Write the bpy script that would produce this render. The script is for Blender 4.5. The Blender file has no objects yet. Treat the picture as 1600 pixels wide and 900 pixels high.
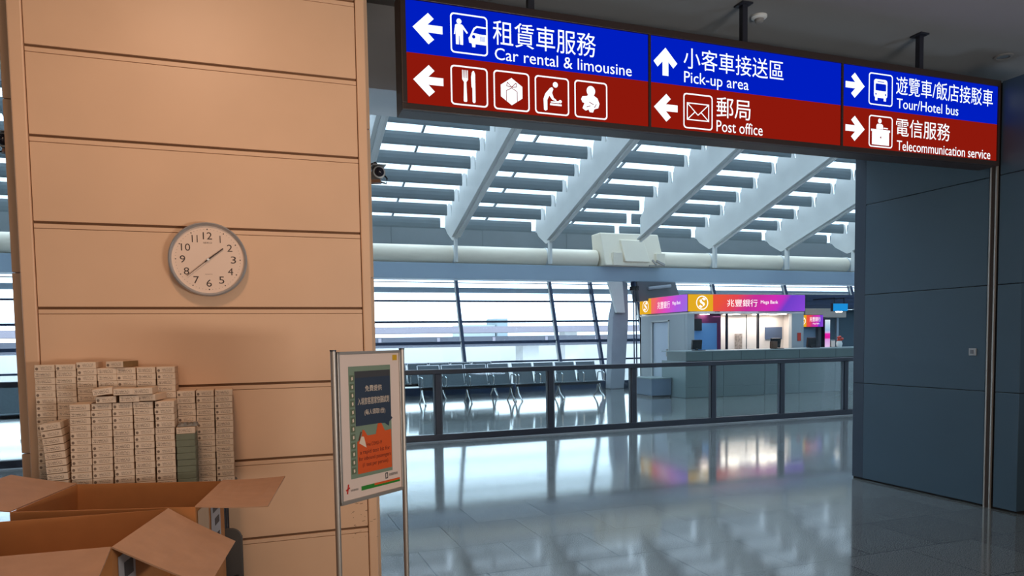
import bpy, math, random
from mathutils import Vector, Matrix
random.seed(7)
SC = bpy.context.scene
COL = SC.collection
PI = math.pi

# ------------------------------------------------------------------ camera
F_PX, PP_Y = 1122.58, 594.33
yaw, pit, rol = 0.347974, 0.057122, -0.015241
fw = Vector((math.sin(yaw)*math.cos(pit), math.cos(yaw)*math.cos(pit), -math.sin(pit)))
rt = Vector((math.cos(yaw), -math.sin(yaw), 0))
up = rt.cross(fw)
r2 = math.cos(rol)*rt + math.sin(rol)*up
u2 = r2.cross(fw)
cd = bpy.data.cameras.new('camera')
cam = bpy.data.objects.new('camera', cd); COL.objects.link(cam)
cam.matrix_world = Matrix(((r2.x, u2.x, -fw.x, 0), (r2.y, u2.y, -fw.y, 0), (r2.z, u2.z, -fw.z, 1.5), (0, 0, 0, 1)))
cd.sensor_fit = 'HORIZONTAL'; cd.sensor_width = 36.0
cd.lens = F_PX/1600*36.0
cd.shift_y = (PP_Y-450)/1600
cd.clip_end = 600
SC.camera = cam

# ------------------------------------------------------------------ world, exposure
SC.view_settings.view_transform = 'Standard'
SC.view_settings.look = 'None'
SC.view_settings.gamma = 1.0
SC.view_settings.use_curve_mapping = False
SC.view_settings.exposure = 0.0
SC.cycles.use_denoising = True
SC.cycles.max_bounces = 8
SC.cycles.diffuse_bounces = 4
SC.cycles.glossy_bounces = 4
SC.cycles.transparent_max_bounces = 24
SC.cycles.sample_clamp_indirect = 6.0
SC.cycles.caustics_reflective = True
SC.cycles.caustics_refractive = False
W = bpy.data.worlds.new('overcast_sky'); SC.world = W; W.use_nodes = True
W.node_tree.nodes['Background'].inputs[0].default_value = (0.69, 0.87, 1.03, 1)
W.node_tree.nodes['Background'].inputs[1].default_value = 3.8

def area(name, loc, size, energy, color, rot=(0, 0, 0), size_y=None, spread=PI):
    l = bpy.data.lights.new(name, 'AREA'); l.energy = energy; l.color = color; l.size = size; l.spread = spread
    if size_y: l.shape = 'RECTANGLE'; l.size_y = size_y
    o = bpy.data.objects.new(name, l); COL.objects.link(o); o.location = loc; o.rotation_euler = rot
    return o
# warm ceiling lamps over the corridor where the photographer stands
area('corridor_ceiling_light', (-0.30, 2.40, 3.80), 0.4, 30, (1.0, 0.66, 0.45))
area('corridor_ceiling_light', (-1.6, -1.2, 3.80), 0.6, 22, (1.0, 0.72, 0.52))
area('corridor_ceiling_light', (3.4, -1.6, 3.80), 0.6, 26, (1.0, 0.80, 0.66))
# soft fill without a fixture, added behind the photographer for pillar and bulkhead, and cooler light from the concourse on the right
area('added_rear_fill', (-0.5, -5.6, 1.7), 6.0, 88, (1.0, 0.79, 0.63), rot=(PI/2, 0, 0), size_y=2.4)
area('concourse_light', (6.6, 0.6, 0.5), 1.0, 60, (0.62, 0.78, 1.0), rot=(PI, 0, 0))

area('added_ceiling_fill', (3.2, -0.9, 1.0), 1.6, 150, (1.0, 0.92, 0.84), rot=(PI-0.55, 0, 0), size_y=0.5)  # added uplight with no fixture of its own, brightens ceiling and bulkhead

# ------------------------------------------------------------------ materials
def lin(c):
    return tuple(((v/255)/12.92 if v/255 <= 0.04045 else ((v/255+0.055)/1.055)**2.4) for v in c) + (1,)
def mat(name, rgb, rough=0.5, metal=0.0, var=0.0, scale=8.0, spec=0.5, bump=0.0):
    m = bpy.data.materials.new(name); m.use_nodes = True
    nt = m.node_tree; b = nt.nodes['Principled BSDF']
    c = lin(rgb)
    b.inputs['Base Color'].default_value = c
    b.inputs['Roughness'].default_value = rough; b.inputs['Metallic'].default_value = metal
    b.inputs['Specular IOR Level'].default_value = spec
    tc = nt.nodes.new('ShaderNodeTexCoord')
    if var or bump:
        n = nt.nodes.new('ShaderNodeTexNoise'); n.inputs['Scale'].default_value = scale; n.inputs['Detail'].default_value = 4
        nt.links.new(tc.outputs['Object'], n.inputs['Vector'])
        if var:
            r = nt.nodes.new('ShaderNodeValToRGB')
            r.color_ramp.elements[0].position = 0.3; r.color_ramp.elements[1].position = 0.7
            r.color_ramp.elements[0].color = tuple(max(0, v*(1-var)) for v in c[:3])+(1,)
            r.color_ramp.elements[1].color = tuple(min(1, v*(1+var)) for v in c[:3])+(1,)
            nt.links.new(n.outputs['Fac'], r.inputs['Fac']); nt.links.new(r.outputs['Color'], b.inputs['Base Color'])
        if bump:
            bp = nt.nodes.new('ShaderNodeBump'); bp.inputs['Strength'].default_value = bump; bp.inputs['Distance'].default_value = 0.01
            nt.links.new(n.outputs['Fac'], bp.inputs['Height']); nt.links.new(bp.outputs['Normal'], b.inputs['Normal'])
    return m
def emit(name, rgb, strength=1.0):
    m = bpy.data.materials.new(name); m.use_nodes = True; nt = m.node_tree
    nt.nodes.remove(nt.nodes['Principled BSDF'])
    e = nt.nodes.new('ShaderNodeEmission'); e.inputs[0].default_value = lin(rgb); e.inputs[1].default_value = strength
    nt.links.new(e.outputs[0], nt.nodes['Material Output'].inputs[0])
    return m
def glass(name, tint, refl=0.5):
    m = bpy.data.materials.new(name); m.use_nodes = True; nt = m.node_tree
    nt.nodes.remove(nt.nodes['Principled BSDF'])
    t = nt.nodes.new('ShaderNodeBsdfTransparent'); t.inputs[0].default_value = tint+(1,)
    g = nt.nodes.new('ShaderNodeBsdfGlossy'); g.inputs['Roughness'].default_value = 0.02
    fr = nt.nodes.new('ShaderNodeFresnel'); fr.inputs[0].default_value = 1.45
    mu = nt.nodes.new('ShaderNodeMath'); mu.operation = 'MULTIPLY'; mu.inputs[1].default_value = refl
    mx = nt.nodes.new('ShaderNodeMixShader')
    nt.links.new(fr.outputs[0], mu.inputs[0]); nt.links.new(mu.outputs[0], mx.inputs[0])
    nt.links.new(t.outputs[0], mx.inputs[1]); nt.links.new(g.outputs[0], mx.inputs[2])
    nt.links.new(mx.outputs[0], nt.nodes['Material Output'].inputs[0])
    return m
def gradient_emit(name, stops, strength, axis='X', slant=0.0):
    """printed lightbox film: a colour ramp across the sign with wavy borders"""
    m = bpy.data.materials.new(name); m.use_nodes = True; nt = m.node_tree
    nt.nodes.remove(nt.nodes['Principled BSDF'])
    tc = nt.nodes.new('ShaderNodeTexCoord'); sp = nt.nodes.new('ShaderNodeSeparateXYZ')
    nt.links.new(tc.outputs['Generated'], sp.inputs[0])
    ad = nt.nodes.new('ShaderNodeMath'); ad.operation = 'MULTIPLY_ADD'; ad.inputs[1].default_value = slant
    nt.links.new(sp.outputs['Z'], ad.inputs[0]); nt.links.new(sp.outputs[axis], ad.inputs[2])
    r = nt.nodes.new('ShaderNodeValToRGB')
    while len(r.color_ramp.elements) < len(stops): r.color_ramp.elements.new(0.5)
    for el, (p, c) in zip(r.color_ramp.elements, stops): el.position = p; el.color = lin(c)
    nt.links.new(ad.outputs[0], r.inputs[0])
    e = nt.nodes.new('ShaderNodeEmission'); e.inputs[1].default_value = strength
    nt.links.new(r.outputs[0], e.inputs[0]); nt.links.new(e.outputs[0], nt.nodes['Material Output'].inputs[0])
    return m

def floor_material():
    m = bpy.data.materials.new('polished_granite_tiles'); m.use_nodes = True; nt = m.node_tree; b = nt.nodes['Principled BSDF']
    tc = nt.nodes.new('ShaderNodeTexCoord'); mp = nt.nodes.new('ShaderNodeMapping')
    mp.inputs['Location'].default_value = (-0.115, -0.57, 0)
    nt.links.new(tc.outputs['Object'], mp.inputs[0])
    br = nt.nodes.new('ShaderNodeTexBrick'); br.offset = 0.5; br.squash = 1.0
    br.inputs['Scale'].default_value = 1.0; br.inputs['Brick Width'].default_value = 0.635; br.inputs['Row Height'].default_value = 0.627
    br.inputs['Mortar Size'].default_value = 0.0034; br.inputs['Mortar Smooth'].default_value = 0.0
    br.inputs['Color1'].default_value = (0.112, 0.117, 0.120, 1); br.inputs['Color2'].default_value = (0.138, 0.145, 0.148, 1)
    br.inputs['Mortar'].default_value = (0.012, 0.013, 0.015, 1)
    nt.links.new(mp.outputs[0], br.inputs['Vector'])
    n = nt.nodes.new('ShaderNodeTexNoise'); n.inputs['Scale'].default_value = 160; n.inputs['Detail'].default_value = 3
    nt.links.new(tc.outputs['Object'], n.inputs['Vector'])
    r = nt.nodes.new('ShaderNodeValToRGB'); r.color_ramp.elements[0].position = 0.36; r.color_ramp.elements[1].position = 0.66
    r.color_ramp.elements[0].color = (0.45, 0.45, 0.45, 1); r.color_ramp.elements[1].color = (1.6, 1.6, 1.55, 1)
    nt.links.new(n.outputs['Fac'], r.inputs[0])
    mx = nt.nodes.new('ShaderNodeMix'); mx.data_type = 'RGBA'; mx.blend_type = 'MULTIPLY'; mx.inputs[0].default_value = 1.0
    nt.links.new(br.outputs['Color'], mx.inputs[6]); nt.links.new(r.outputs[0], mx.inputs[7])
    nt.links.new(mx.outputs[2], b.inputs['Base Color'])
    n2 = nt.nodes.new('ShaderNodeTexNoise'); n2.inputs['Scale'].default_value = 1.3
    nt.links.new(tc.outputs['Object'], n2.inputs['Vector'])
    mr = nt.nodes.new('ShaderNodeMapRange'); mr.inputs[3].default_value = 0.065; mr.inputs[4].default_value = 0.105
    nt.links.new(n2.outputs['Fac'], mr.inputs[0]); nt.links.new(mr.outputs[0], b.inputs['Roughness'])
    b.inputs['Specular IOR Level'].default_value = 0.5; b.inputs['IOR'].default_value = 1.95
    return m
def kit_material(dot):
    """cream carton side with rows of small grey print and, on some, a round mark"""
    m = bpy.data.materials.new('kit_carton_print_marked' if dot else 'kit_carton_print'); m.use_nodes = True; nt = m.node_tree; b = nt.nodes['Principled BSDF']
    b.inputs['Roughness'].default_value = 0.6
    tc = nt.nodes.new('ShaderNodeTexCoord'); sp = nt.nodes.new('ShaderNodeSeparateXYZ'); nt.links.new(tc.outputs['Generated'], sp.inputs[0])
    def math_(op, a, bb=None, c=None):
        n = nt.nodes.new('ShaderNodeMath'); n.operation = op
        for i, v in enumerate((a, bb, c)):
            if v is None: continue
            if isinstance(v, (int, float)): n.inputs[i].default_value = v
            else: nt.links.new(v, n.inputs[i])
        return n.outputs[0]
    X, Z = sp.outputs['X'], sp.outputs['Z']
    n = nt.nodes.new('ShaderNodeTexNoise'); n.inputs['Scale'].default_value = 9.0; n.inputs['Detail'].default_value = 3
    mp = nt.nodes.new('ShaderNodeMapping'); mp.inputs['Scale'].default_value = (2.6, 1, 0.35)
    nt.links.new(tc.outputs['Generated'], mp.inputs[0]); nt.links.new(mp.outputs[0], n.inputs['Vector'])
    words = math_('GREATER_THAN', n.outputs['Fac'], 0.47)
    rows = math_('GREATER_THAN', math_('SINE', math_('MULTIPLY', Z, 26.0)), -0.1)
    x0, x1 = (0.30, 0.86) if dot else (0.06, 0.80)
    inx = math_('MULTIPLY', math_('GREATER_THAN', X, x0), math_('LESS_THAN', X, x1))
    inz = math_('MULTIPLY', math_('GREATER_THAN', Z, 0.22), math_('LESS_THAN', Z, 0.78))
    text = math_('MULTIPLY', math_('MULTIPLY', words, rows), math_('MULTIPLY', inx, inz))
    text = math_('MULTIPLY', text, 0.62 if dot else 0.8)
    if dot:
        dx = math_('MULTIPLY', math_('SUBTRACT', X, 0.12), 3.1); dz = math_('SUBTRACT', Z, 0.40)
        d2 = math_('ADD', math_('MULTIPLY', dx, dx), math_('MULTIPLY', dz, dz))
        text = math_('MAXIMUM', text, math_('MULTIPLY', math_('LESS_THAN', d2, 0.05), 0.85))
    mx = nt.nodes.new('ShaderNodeMix'); mx.data_type = 'RGBA'
    nt.links.new(text, mx.inputs[0]); mx.inputs[6].default_value = lin((225, 205, 184)); mx.inputs[7].default_value = lin((88, 66, 52))
    nt.links.new(mx.outputs[2], b.inputs['Base Color'])
    return m

M = {}
M['floor'] = floor_material()
M['ceil'] = mat('painted_ceiling', (128, 127, 126), 0.8, var=0.03, scale=1.5)
M['header'] = mat('grey_header_panel', (212, 220, 228), 0.45, var=0.03, scale=2)
M['pillar'] = mat('beige_enamel_panel', (224, 184, 150), 0.42, var=0.035, scale=2.2)
M['groove'] = mat('pillar_groove', (120, 84, 54), 0.7)
M['blue'] = mat('slate_blue_panel', (54, 73, 87), 0.38, var=0.04, scale=1.5)
M['bluedark'] = mat('slate_blue_end_panel', (40, 50, 66), 0.4)
M['black'] = mat('black_void', (12, 11, 12), 0.8)
M['brown'] = mat('dark_brown_wall', (52, 42, 36), 0.8)
M['steel'] = mat('brushed_steel', (176, 168, 160), 0.45, 0.7)
M['chrome'] = mat('chrome', (205, 208, 210), 0.16, 1.0)
M['dark'] = mat('dark_anodised_frame', (34, 36, 46), 0.4, 0.0)
M['mull'] = mat('navy_window_frame', (40, 56, 84), 0.4, 0.1)
M['white'] = mat('white_painted_steel', (206, 208, 206), 0.45, var=0.02, scale=3)
M['duct'] = mat('white_duct_paint', (236, 226, 206), 0.5, var=0.02, scale=1.2)
M['louvre'] = mat('grey_louvre_paint', (108, 120, 126), 0.55, var=0.04, scale=2)
M['band'] = mat('grey_blue_fascia', (150, 168, 184), 0.5, var=0.02, scale=1)
M['hallwall'] = mat('pale_grey_wall', (176, 184, 190), 0.6)
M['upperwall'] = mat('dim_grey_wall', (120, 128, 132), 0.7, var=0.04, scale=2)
M['column'] = mat('pale_concrete', (150, 156, 166), 0.7, var=0.05, scale=3)
M['columndark'] = mat('dark_grey_panel', (96, 100, 106), 0.7)
M['glass'] = glass('clear_window_glass', (0.97, 0.99, 1.0), 0.6)
M['fglass'] = glass('balustrade_glass', (0.93, 0.965, 0.96), 0.55)
M['seat'] = mat('charcoal_seat_mesh', (74, 86, 94), 0.5, var=0.08, scale=30)
M['counter'] = mat('sage_grey_counter_panel', (80, 96, 95), 0.4, var=0.03, scale=2)
M['countertop'] = mat('pale_counter_top', (116, 132, 134), 0.4)
M['counterfront'] = mat('sage_counter_front', (80, 95, 94), 0.5, var=0.03, scale=2)
M['joint'] = mat('dark_joint', (52, 62, 66), 0.7)
M['kioskwall'] = mat('pale_kiosk_wall', (160, 168, 172), 0.5)
M['kioskin'] = mat('cream_kiosk_interior', (226, 220, 214), 0.6)
M['door'] = mat('pale_blue_door', (196, 208, 222), 0.4)
M['bluefilm'] = mat('light_blue_film', (96, 150, 205), 0.5)
M['magenta'] = mat('dark_magenta_film', (92, 30, 84), 0.5)
M['screen'] = mat('dark_screen', (20, 22, 26), 0.25)
M['card'] = mat('corrugated_cardboard', (180, 138, 108), 0.75, var=0.06, scale=14, bump=0.05)
M['cardbounce'] = mat('cardboard_bounce_tint', (184, 122, 70), 0.8, var=0.06, scale=10, bump=0.06)  # orange bounce light between the carton walls put into the base colour
M['label'] = mat('white_paper_label', (172, 172, 178), 0.6)
M['print'] = mat('dark_label_print', (60, 60, 64), 0.6)
M['tape'] = mat('clear_packing_tape', (166, 150, 132), 0.25)
M['kitA'] = kit_material(True); M['kitB'] = kit_material(False)
M['kitplain'] = mat('cream_carton_face', (214, 186, 158), 0.6, var=0.04, scale=20)
M['kitgreen'] = mat('grey_green_carton', (118, 126, 108), 0.6, var=0.07, scale=26)
M['kitend'] = mat('ochre_carton_end', (132, 104, 66), 0.6, var=0.12, scale=40)
M['tableplastic'] = mat('grey_table_plastic', (120, 118, 114), 0.5)
M['chairgrey'] = mat('grey_moulded_plastic', (70, 66, 64), 0.45)
M['clockface'] = mat('clock_dial', (236, 208, 188), 0.5)
M['clockrim'] = mat('silver_clock_rim', (188, 188, 190), 0.35, 0.55)
M['numeral'] = mat('dark_numerals', (66, 48, 42), 0.5)
M['poster'] = mat('poster_paper', (226, 204, 192), 0.4)
M['pgreen'] = mat('poster_sage_print', (122, 140, 120), 0.45)
M['pgreen2'] = mat('poster_olive_print', (96, 108, 84), 0.45)
M['pnavy'] = mat('poster_navy_print', (46, 58, 76), 0.45)
M['porange'] = mat('poster_orange_print', (214, 86, 30), 0.45)
M['pcream'] = mat('poster_cream_print', (226, 206, 184), 0.45)
M['pbrown'] = mat('poster_brown_print', (96, 34, 20), 0.45)
M['pred'] = mat('poster_red_print', (200, 40, 30), 0.45)
M['pleaf'] = mat('poster_green_print', (40, 130, 40), 0.45)
M['pgold'] = mat('poster_gold_print', (206, 160, 30), 0.45)
M['sblue'] = emit('lit_blue_film', (0, 30, 192), 1.0)
M['sred'] = emit('lit_red_film', (140, 24, 12), 1.0)
M['swhite'] = emit('lit_white_film', (240, 250, 255), 1.3)
M['sframe'] = mat('dark_bronze_sign_frame', (58, 46, 44), 0.4, 0.3)
M['bankwhite'] = emit('bank_lit_white', (255, 252, 250), 1.2)
M['bankgold'] = emit('bank_lit_gold', (226, 170, 36), 1.0)
BST = [(0.0, (232, 84, 60)), (0.16, (226, 70, 84)), (0.34, (196, 50, 150)), (0.55, (206, 48, 178)), (0.66, (190, 50, 190)), (0.74, (112, 64, 200)), (1.0, (138, 72, 214))]
M['bankgrad'] = gradient_emit('bank_lit_gradient', BST, 1.0, 'X', -0.12)
M['bankgradside'] = gradient_emit('bank_lit_gradient_side', [(0.0, (150, 110, 226)), (0.3, (176, 90, 222)), (0.55, (214, 80, 200)), (0.8, (232, 84, 150)), (1.0, (240, 110, 100))], 1.0, 'Y', 0.12)
M['bluesign'] = emit('lit_sky_blue', (30, 142, 214), 1.0)
M['pinkbox'] = gradient_emit('lit_pink_lightbox', [(0.0, (226, 200, 236)), (0.3, (214, 150, 224)), (0.34, (214, 30, 150)), (0.5, (226, 40, 170)), (0.54, (210, 180, 230)), (0.62, (150, 190, 220)), (1.0, (214, 232, 240))], 1.0, 'Z')
M['lamp'] = emit('lit_lamp_diffuser', (255, 236, 214), 14.0)
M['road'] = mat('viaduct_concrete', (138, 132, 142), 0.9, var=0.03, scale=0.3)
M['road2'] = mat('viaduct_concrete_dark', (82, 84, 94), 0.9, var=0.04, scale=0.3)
M['outground'] = mat('pale_concrete_apron', (214, 214, 212), 0.9)
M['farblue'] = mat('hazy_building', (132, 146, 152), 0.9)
M['camgrey'] = mat('camera_housing_grey', (150, 156, 160), 0.4, 0.2)
M['lens'] = mat('dark_dome_lens', (30, 30, 42), 0.12)
M['rust'] = mat('bronze_bracket', (120, 82, 58), 0.5)
M['red'] = mat('red_paper', (190, 60, 44), 0.6)
M['stain'] = mat('dirt_scuff', (112, 82, 60), 0.7)

# ------------------------------------------------------------------ geometry helpers
WL = {}
def world_of(o): return WL.get(o.name, Vector((0, 0, 0)))
class G:
    def __init__(s): s.v = []; s.f = []; s.m = []
    def face(s, pts, mi=0):
        i = len(s.v); s.v += [Vector(p) for p in pts]; s.f.append(list(range(i, i+len(pts)))); s.m.append(mi); return s
    def hexa(s, p, mi=0, faces=None):
        i = len(s.v); s.v += [Vector(q) for q in p]
        for k, f in enumerate(((0, 3, 2, 1), (4, 5, 6, 7), (0, 1, 5, 4), (1, 2, 6, 5), (2, 3, 7, 6), (3, 0, 4, 7))):
            s.f.append([i+a for a in f]); s.m.append(mi if faces is None else faces[k])
        return s
    def box(s, x0, x1, y0, y1, z0, z1, mi=0, faces=None):
        return s.hexa([(x0, y0, z0), (x1, y0, z0), (x1, y1, z0), (x0, y1, z0), (x0, y0, z1), (x1, y0, z1), (x1, y1, z1), (x0, y1, z1)], mi, faces)
    def obox(s, mtx, a, b, c, mi=0, faces=None):
        p = [(-a, -b, -c), (a, -b, -c), (a, b, -c), (-a, b, -c), (-a, -b, c), (a, -b, c), (a, b, c), (-a, b, c)]
        return s.hexa([mtx @ Vector(q) for q in p], mi, faces)
    def bar(s, p, q, w, h, mi=0, upv=(0, 0, 1)):
        p, q = Vector(p), Vector(q); d = (q-p); L = d.length; d.normalize(); u = Vector(upv)
        x = d.cross(u)
        if x.length < 1e-4: x = d.cross(Vector((0, 1, 0)))
        x.normalize(); z = x.cross(d)
        mt = Matrix((x, d, z)).transposed().to_4x4(); mt.translation = (p+q)/2
        return s.obox(mt, w/2, L/2, h/2, mi)
    def tube(s, pts, r, n=10, mi=0, cap=True):
        pts = [Vector(p) for p in pts]; rings = []
        for k, p in enumerate(pts):
            d = (pts[min(k+1, len(pts)-1)]-pts[max(k-1, 0)]).normalized()
            a = Vector((0, 0, 1)) if abs(d.z) < 0.9 else Vector((1, 0, 0))
            x = d.cross(a).normalized(); y = x.cross(d); i = len(s.v)
            rr = r[k] if isinstance(r, (list, tuple)) else r
            s.v += [p+x*math.cos(2*PI*j/n)*rr+y*math.sin(2*PI*j/n)*rr for j in range(n)]; rings.append(i)
        for a, b in zip(rings, rings[1:]):
            for j in range(n):
                s.f.append([a+j, a+(j+1) % n, b+(j+1) % n, b+j]); s.m.append(mi)
        if cap:
            s.f.append([rings[0]+j for j in range(n)]); s.m.append(mi)
            s.f.append([rings[-1]+j for j in reversed(range(n))]); s.m.append(mi)
        return s
    def extrude(s, pts, vec, mi=0):
        vec = Vector(vec); n = len(pts); i = len(s.v)
        s.v += [Vector(p) for p in pts]+[Vector(p)+vec for p in pts]
        s.f.append(list(range(i, i+n))); s.m.append(mi); s.f.append([i+n+j for j in reversed(range(n))]); s.m.append(mi)
        for j in range(n):
            s.f.append([i+j, i+(j+1) % n, i+n+(j+1) % n, i+n+j]); s.m.append(mi)
        return s
    def lathe(s, prof, mtx, n=32, mi=0):
        """prof: (radius, height) pairs turned about the local z of mtx"""
        rings = []
        for r, z in prof:
            rings.append(len(s.v)); s.v += [mtx @ Vector((r*math.cos(2*PI*j/n), r*math.sin(2*PI*j/n), z)) for j in range(n)]
        for a, b in zip(rings, rings[1:]):
            for j in range(n): s.f.append([a+j, a+(j+1) % n, b+(j+1) % n, b+j]); s.m.append(mi)
        return s
    def build(s, name, mats, parent=None, origin=None, bevel=0.0, smooth=False, flip=True):
        if not isinstance(mats, (list, tuple)): mats = [mats]
        og = Vector(origin) if origin is not None else (world_of(parent) if parent else Vector((0, 0, 0)))
        me = bpy.data.meshes.new(name)
        me.from_pydata([tuple(v-og) for v in s.v], [], s.f)
        for m in mats: me.materials.append(m)
        for p, mi in zip(me.polygons, s.m): p.material_index = mi; p.use_smooth = smooth
        if flip:
            import bmesh
            b = bmesh.new(); b.from_mesh(me); bmesh.ops.recalc_face_normals(b, faces=b.faces); b.to_mesh(me); b.free()
        if smooth:
            me.set_sharp_from_angle(angle=math.radians(40))
        o = bpy.data.objects.new(name, me); COL.objects.link(o)
        if parent: o.parent = parent; o.location = og-world_of(parent)
        else: o.location = og
        WL[o.name] = og
        if bevel:
            bv = o.modifiers.new('bevel', 'BEVEL'); bv.width = bevel; bv.segments = 2; bv.limit_method = 'ANGLE'
        return o
def tag(o, label=None, cat=None, group=None, kind=None):
    if label: o['label'] = label
    if cat: o['category'] = cat
    if group: o['group'] = group
    if kind: o['kind'] = kind
    return o
def thing(name, loc, label, cat, group=None, kind=None):
    o = bpy.data.objects.new(name, None); COL.objects.link(o); o.location = loc; o.empty_display_size = 0.1
    WL[o.name] = Vector(loc); return tag(o, label, cat, group, kind)
def struct(o): o['kind'] = 'structure'; return o
def origin_at(g):
    xs = [v.x for v in g.v]; ys = [v.y for v in g.v]; zs = [v.z for v in g.v]
    return ((min(xs)+max(xs))/2, (min(ys)+max(ys))/2, min(zs))

class Plane:
    """a flat sheet to print on: origin, right, up and outward normal"""
    def __init__(s, o, r, u): s.o = Vector(o); s.r = Vector(r).normalized(); s.u = Vector(u).normalized(); s.n = s.r.cross(s.u)
    def p(s, x, y, z=0.0): return s.o+s.r*x+s.u*y+s.n*z
_tm = {}
def glyphs(body):
    if body not in _tm:
        c = bpy.data.curves.new('t', 'FONT'); c.body = body; c.size = 1.0; c.resolution_u = 3
        o = bpy.data.objects.new('t', c); COL.objects.link(o)
        me = bpy.data.meshes.new_from_object(o.evaluated_get(bpy.context.evaluated_depsgraph_get()))
        _tm[body] = ([v.co.copy() for v in me.vertices], [list(p.vertices) for p in me.polygons])
        bpy.data.objects.remove(o); bpy.data.curves.remove(c); bpy.data.meshes.remove(me)
    return _tm[body]
def letter(g, pl, body, x0, x1, y0, y1, z=0.004, mi=0, cap=None, shear=0.0):
    """fits a line of writing between x0..x1; y0..y1 is the height of its capitals (cap given) or of the whole line"""
    vs, fs = glyphs(body)
    ax, bx = min(v.x for v in vs), max(v.x for v in vs)
    rv = glyphs(cap)[0] if cap else vs
    ay, by = min(v.y for v in rv), max(v.y for v in rv)
    i = len(g.v)
    for v in vs:
        x = x0+(v.x-ax)/(bx-ax)*(x1-x0); t = (v.y-ay)/(by-ay)
        g.v.append(pl.p(x+shear*t*(y1-y0), y0+t*(y1-y0), z))
    for f in fs: g.f.append([i+a for a in f]); g.m.append(mi)
    return g
def shape(g, pl, pts, x, y, w, h, z=0.004, mi=0):
    return g.face([pl.p(x+a*w, y+b*h, z) for a, b in pts], mi)
def disc(g, pl, x, y, r, z=0.004, mi=0, n=24, ry=None):
    return g.face([pl.p(x+r*math.cos(2*PI*k/n), y+(ry or r)*math.sin(2*PI*k/n), z) for k in range(n)], mi)
def rrect(x0, x1, y0, y1, r, n=6):
    out = []
    for cx, cy, a in ((x1-r, y1-r, 0), (x0+r, y1-r, 90), (x0+r, y0+r, 180), (x1-r, y0+r, 270)):
        for k in range(n+1):
            t = math.radians(a+90*k/n); out.append((cx+r*math.cos(t), cy+r*math.sin(t)))
    return out
def ring(g, pl, a, b, z=0.004, mi=0):
    n = len(a)
    for k in range(n):
        g.face([pl.p(*a[k], z), pl.p(*a[(k+1) % n], z), pl.p(*b[(k+1) % n], z), pl.p(*b[k], z)], mi)
    return g
def icon_frame(g, pl, x0, x1, y0, y1, t=0.009, r=0.024):
    return ring(g, pl, rrect(x0, x1, y0, y1, r), rrect(x0+t, x1-t, y0+t, y1-t, r-t*0.7))
ORD = ['topmost', 'second from the top', 'third from the top', 'fourth from the top', 'fifth from the top', 'sixth from the top', 'seventh from the top',
       'eighth from the top', 'ninth from the top', 'tenth from the top', 'eleventh from the top', 'twelfth from the top', 'thirteenth from the top',
       'fourteenth from the top', 'fifteenth from the top', 'sixteenth from the top', 'seventeenth from the top', 'eighteenth from the top', 'nineteenth from the top', 'twentieth from the top']
NTH = ['first', 'second', 'third', 'fourth', 'fifth', 'sixth', 'seventh', 'eighth', 'ninth']

# ================================================================== THE SETTING
struct(G().box(-16, 27, -6, 20.0, -0.3, 0).build('floor', M['floor']))
struct(G().box(-9, 14, -6, 5.74, 3.87, 4.05).build('ceiling', M['ceil']))
# bulkhead over the way into the hall, and the tall wall above it
struct(G().box(-16, 27, 5.2, 5.80, 3.285, 3.87).box(-16, 27, 5.74, 5.9, 3.87, 9.9).box(6.36, 27, 5.74, 5.9, 0, 3.285).box(-16, -9, 5.74, 5.9, 0, 3.285).build('wall_front', M['header']))
struct(G().box(-9, 14, -6.2, -6, 0, 3.87).build('wall_back', M['ceil']))
struct(G().box(-9.2, -9, -6, 5.75, 0, 3.87).build('wall_left', M['header']))
struct(G().box(-16.2, -16, 6.1, 21, 0, 10).build('wall_left', M['hallwall']))
struct(G().box(27, 27.2, 6.1, 21, 0, 10).build('wall_right', M['hallwall']))

# slate blue panelled wall on the right of the opening
bw = thing('wall_right', (5.87, 5.0, 0), None, None, kind='structure')
gz = [0.02, 0.993, 1.890, 2.790, 3.55]
g = G()
for a, b in zip(gz, gz[1:]): g.box(5.87, 6.35, 4.365, 5.655, a+(0.0 if a < 0.1 else 0.006), b)
g.build('wall_panel', M['blue'], bw, bevel=0.003)
g = G()
for a, b in zip(gz, gz[1:]): g.box(5.87, 6.35, 4.075, 4.275, a+(0.0 if a < 0.1 else 0.006), b)
g.build('wall_panel', M['blue'], bw, bevel=0.003)
g = G()
for a, b in ((0.02, 0.993), (0.997, 3.55)): g.box(5.876, 6.35, 5.66, 5.80, a, b)
g.build('end_panel', M['bluedark'], bw, bevel=0.003)
G().box(5.885, 6.34, 4.08, 5.79, 0.0, 3.545).build('backing', M['black'], bw)
G().box(5.862, 5.88, 4.345, 4.357, 0, 3.55).build('edge_strip', M['steel'], bw)
G().box(5.862, 5.88, 4.297, 4.309, 0, 3.55).build('edge_strip', M['steel'], bw)
G().box(5.868, 5.884, 4.309, 4.345, 0, 3.55).build('slot_lining', M['brown'], bw)
struct(G().box(7.2, 7.4, -6, 4.3, 0, 3.87).box(6.35, 7.3, 4.25, 4.3, 0, 3.4).build('wall_side', M['brown']))
sw = thing('wall_switch', (5.87, 4.48, 1.33), 'small grey square switch plate on the slate blue wall', 'switch')
G().box(5.858, 5.87, 4.449, 4.512, 1.299, 1.362).build('plate', mat('grey_plate', (150, 152, 154), 0.4), sw, bevel=0.002)
G().box(5.853, 5.858, 4.467, 4.495, 1.315, 1.347).build('rocker', mat('grey_rocker', (96, 98, 104), 0.4), sw, bevel=0.001)

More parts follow.
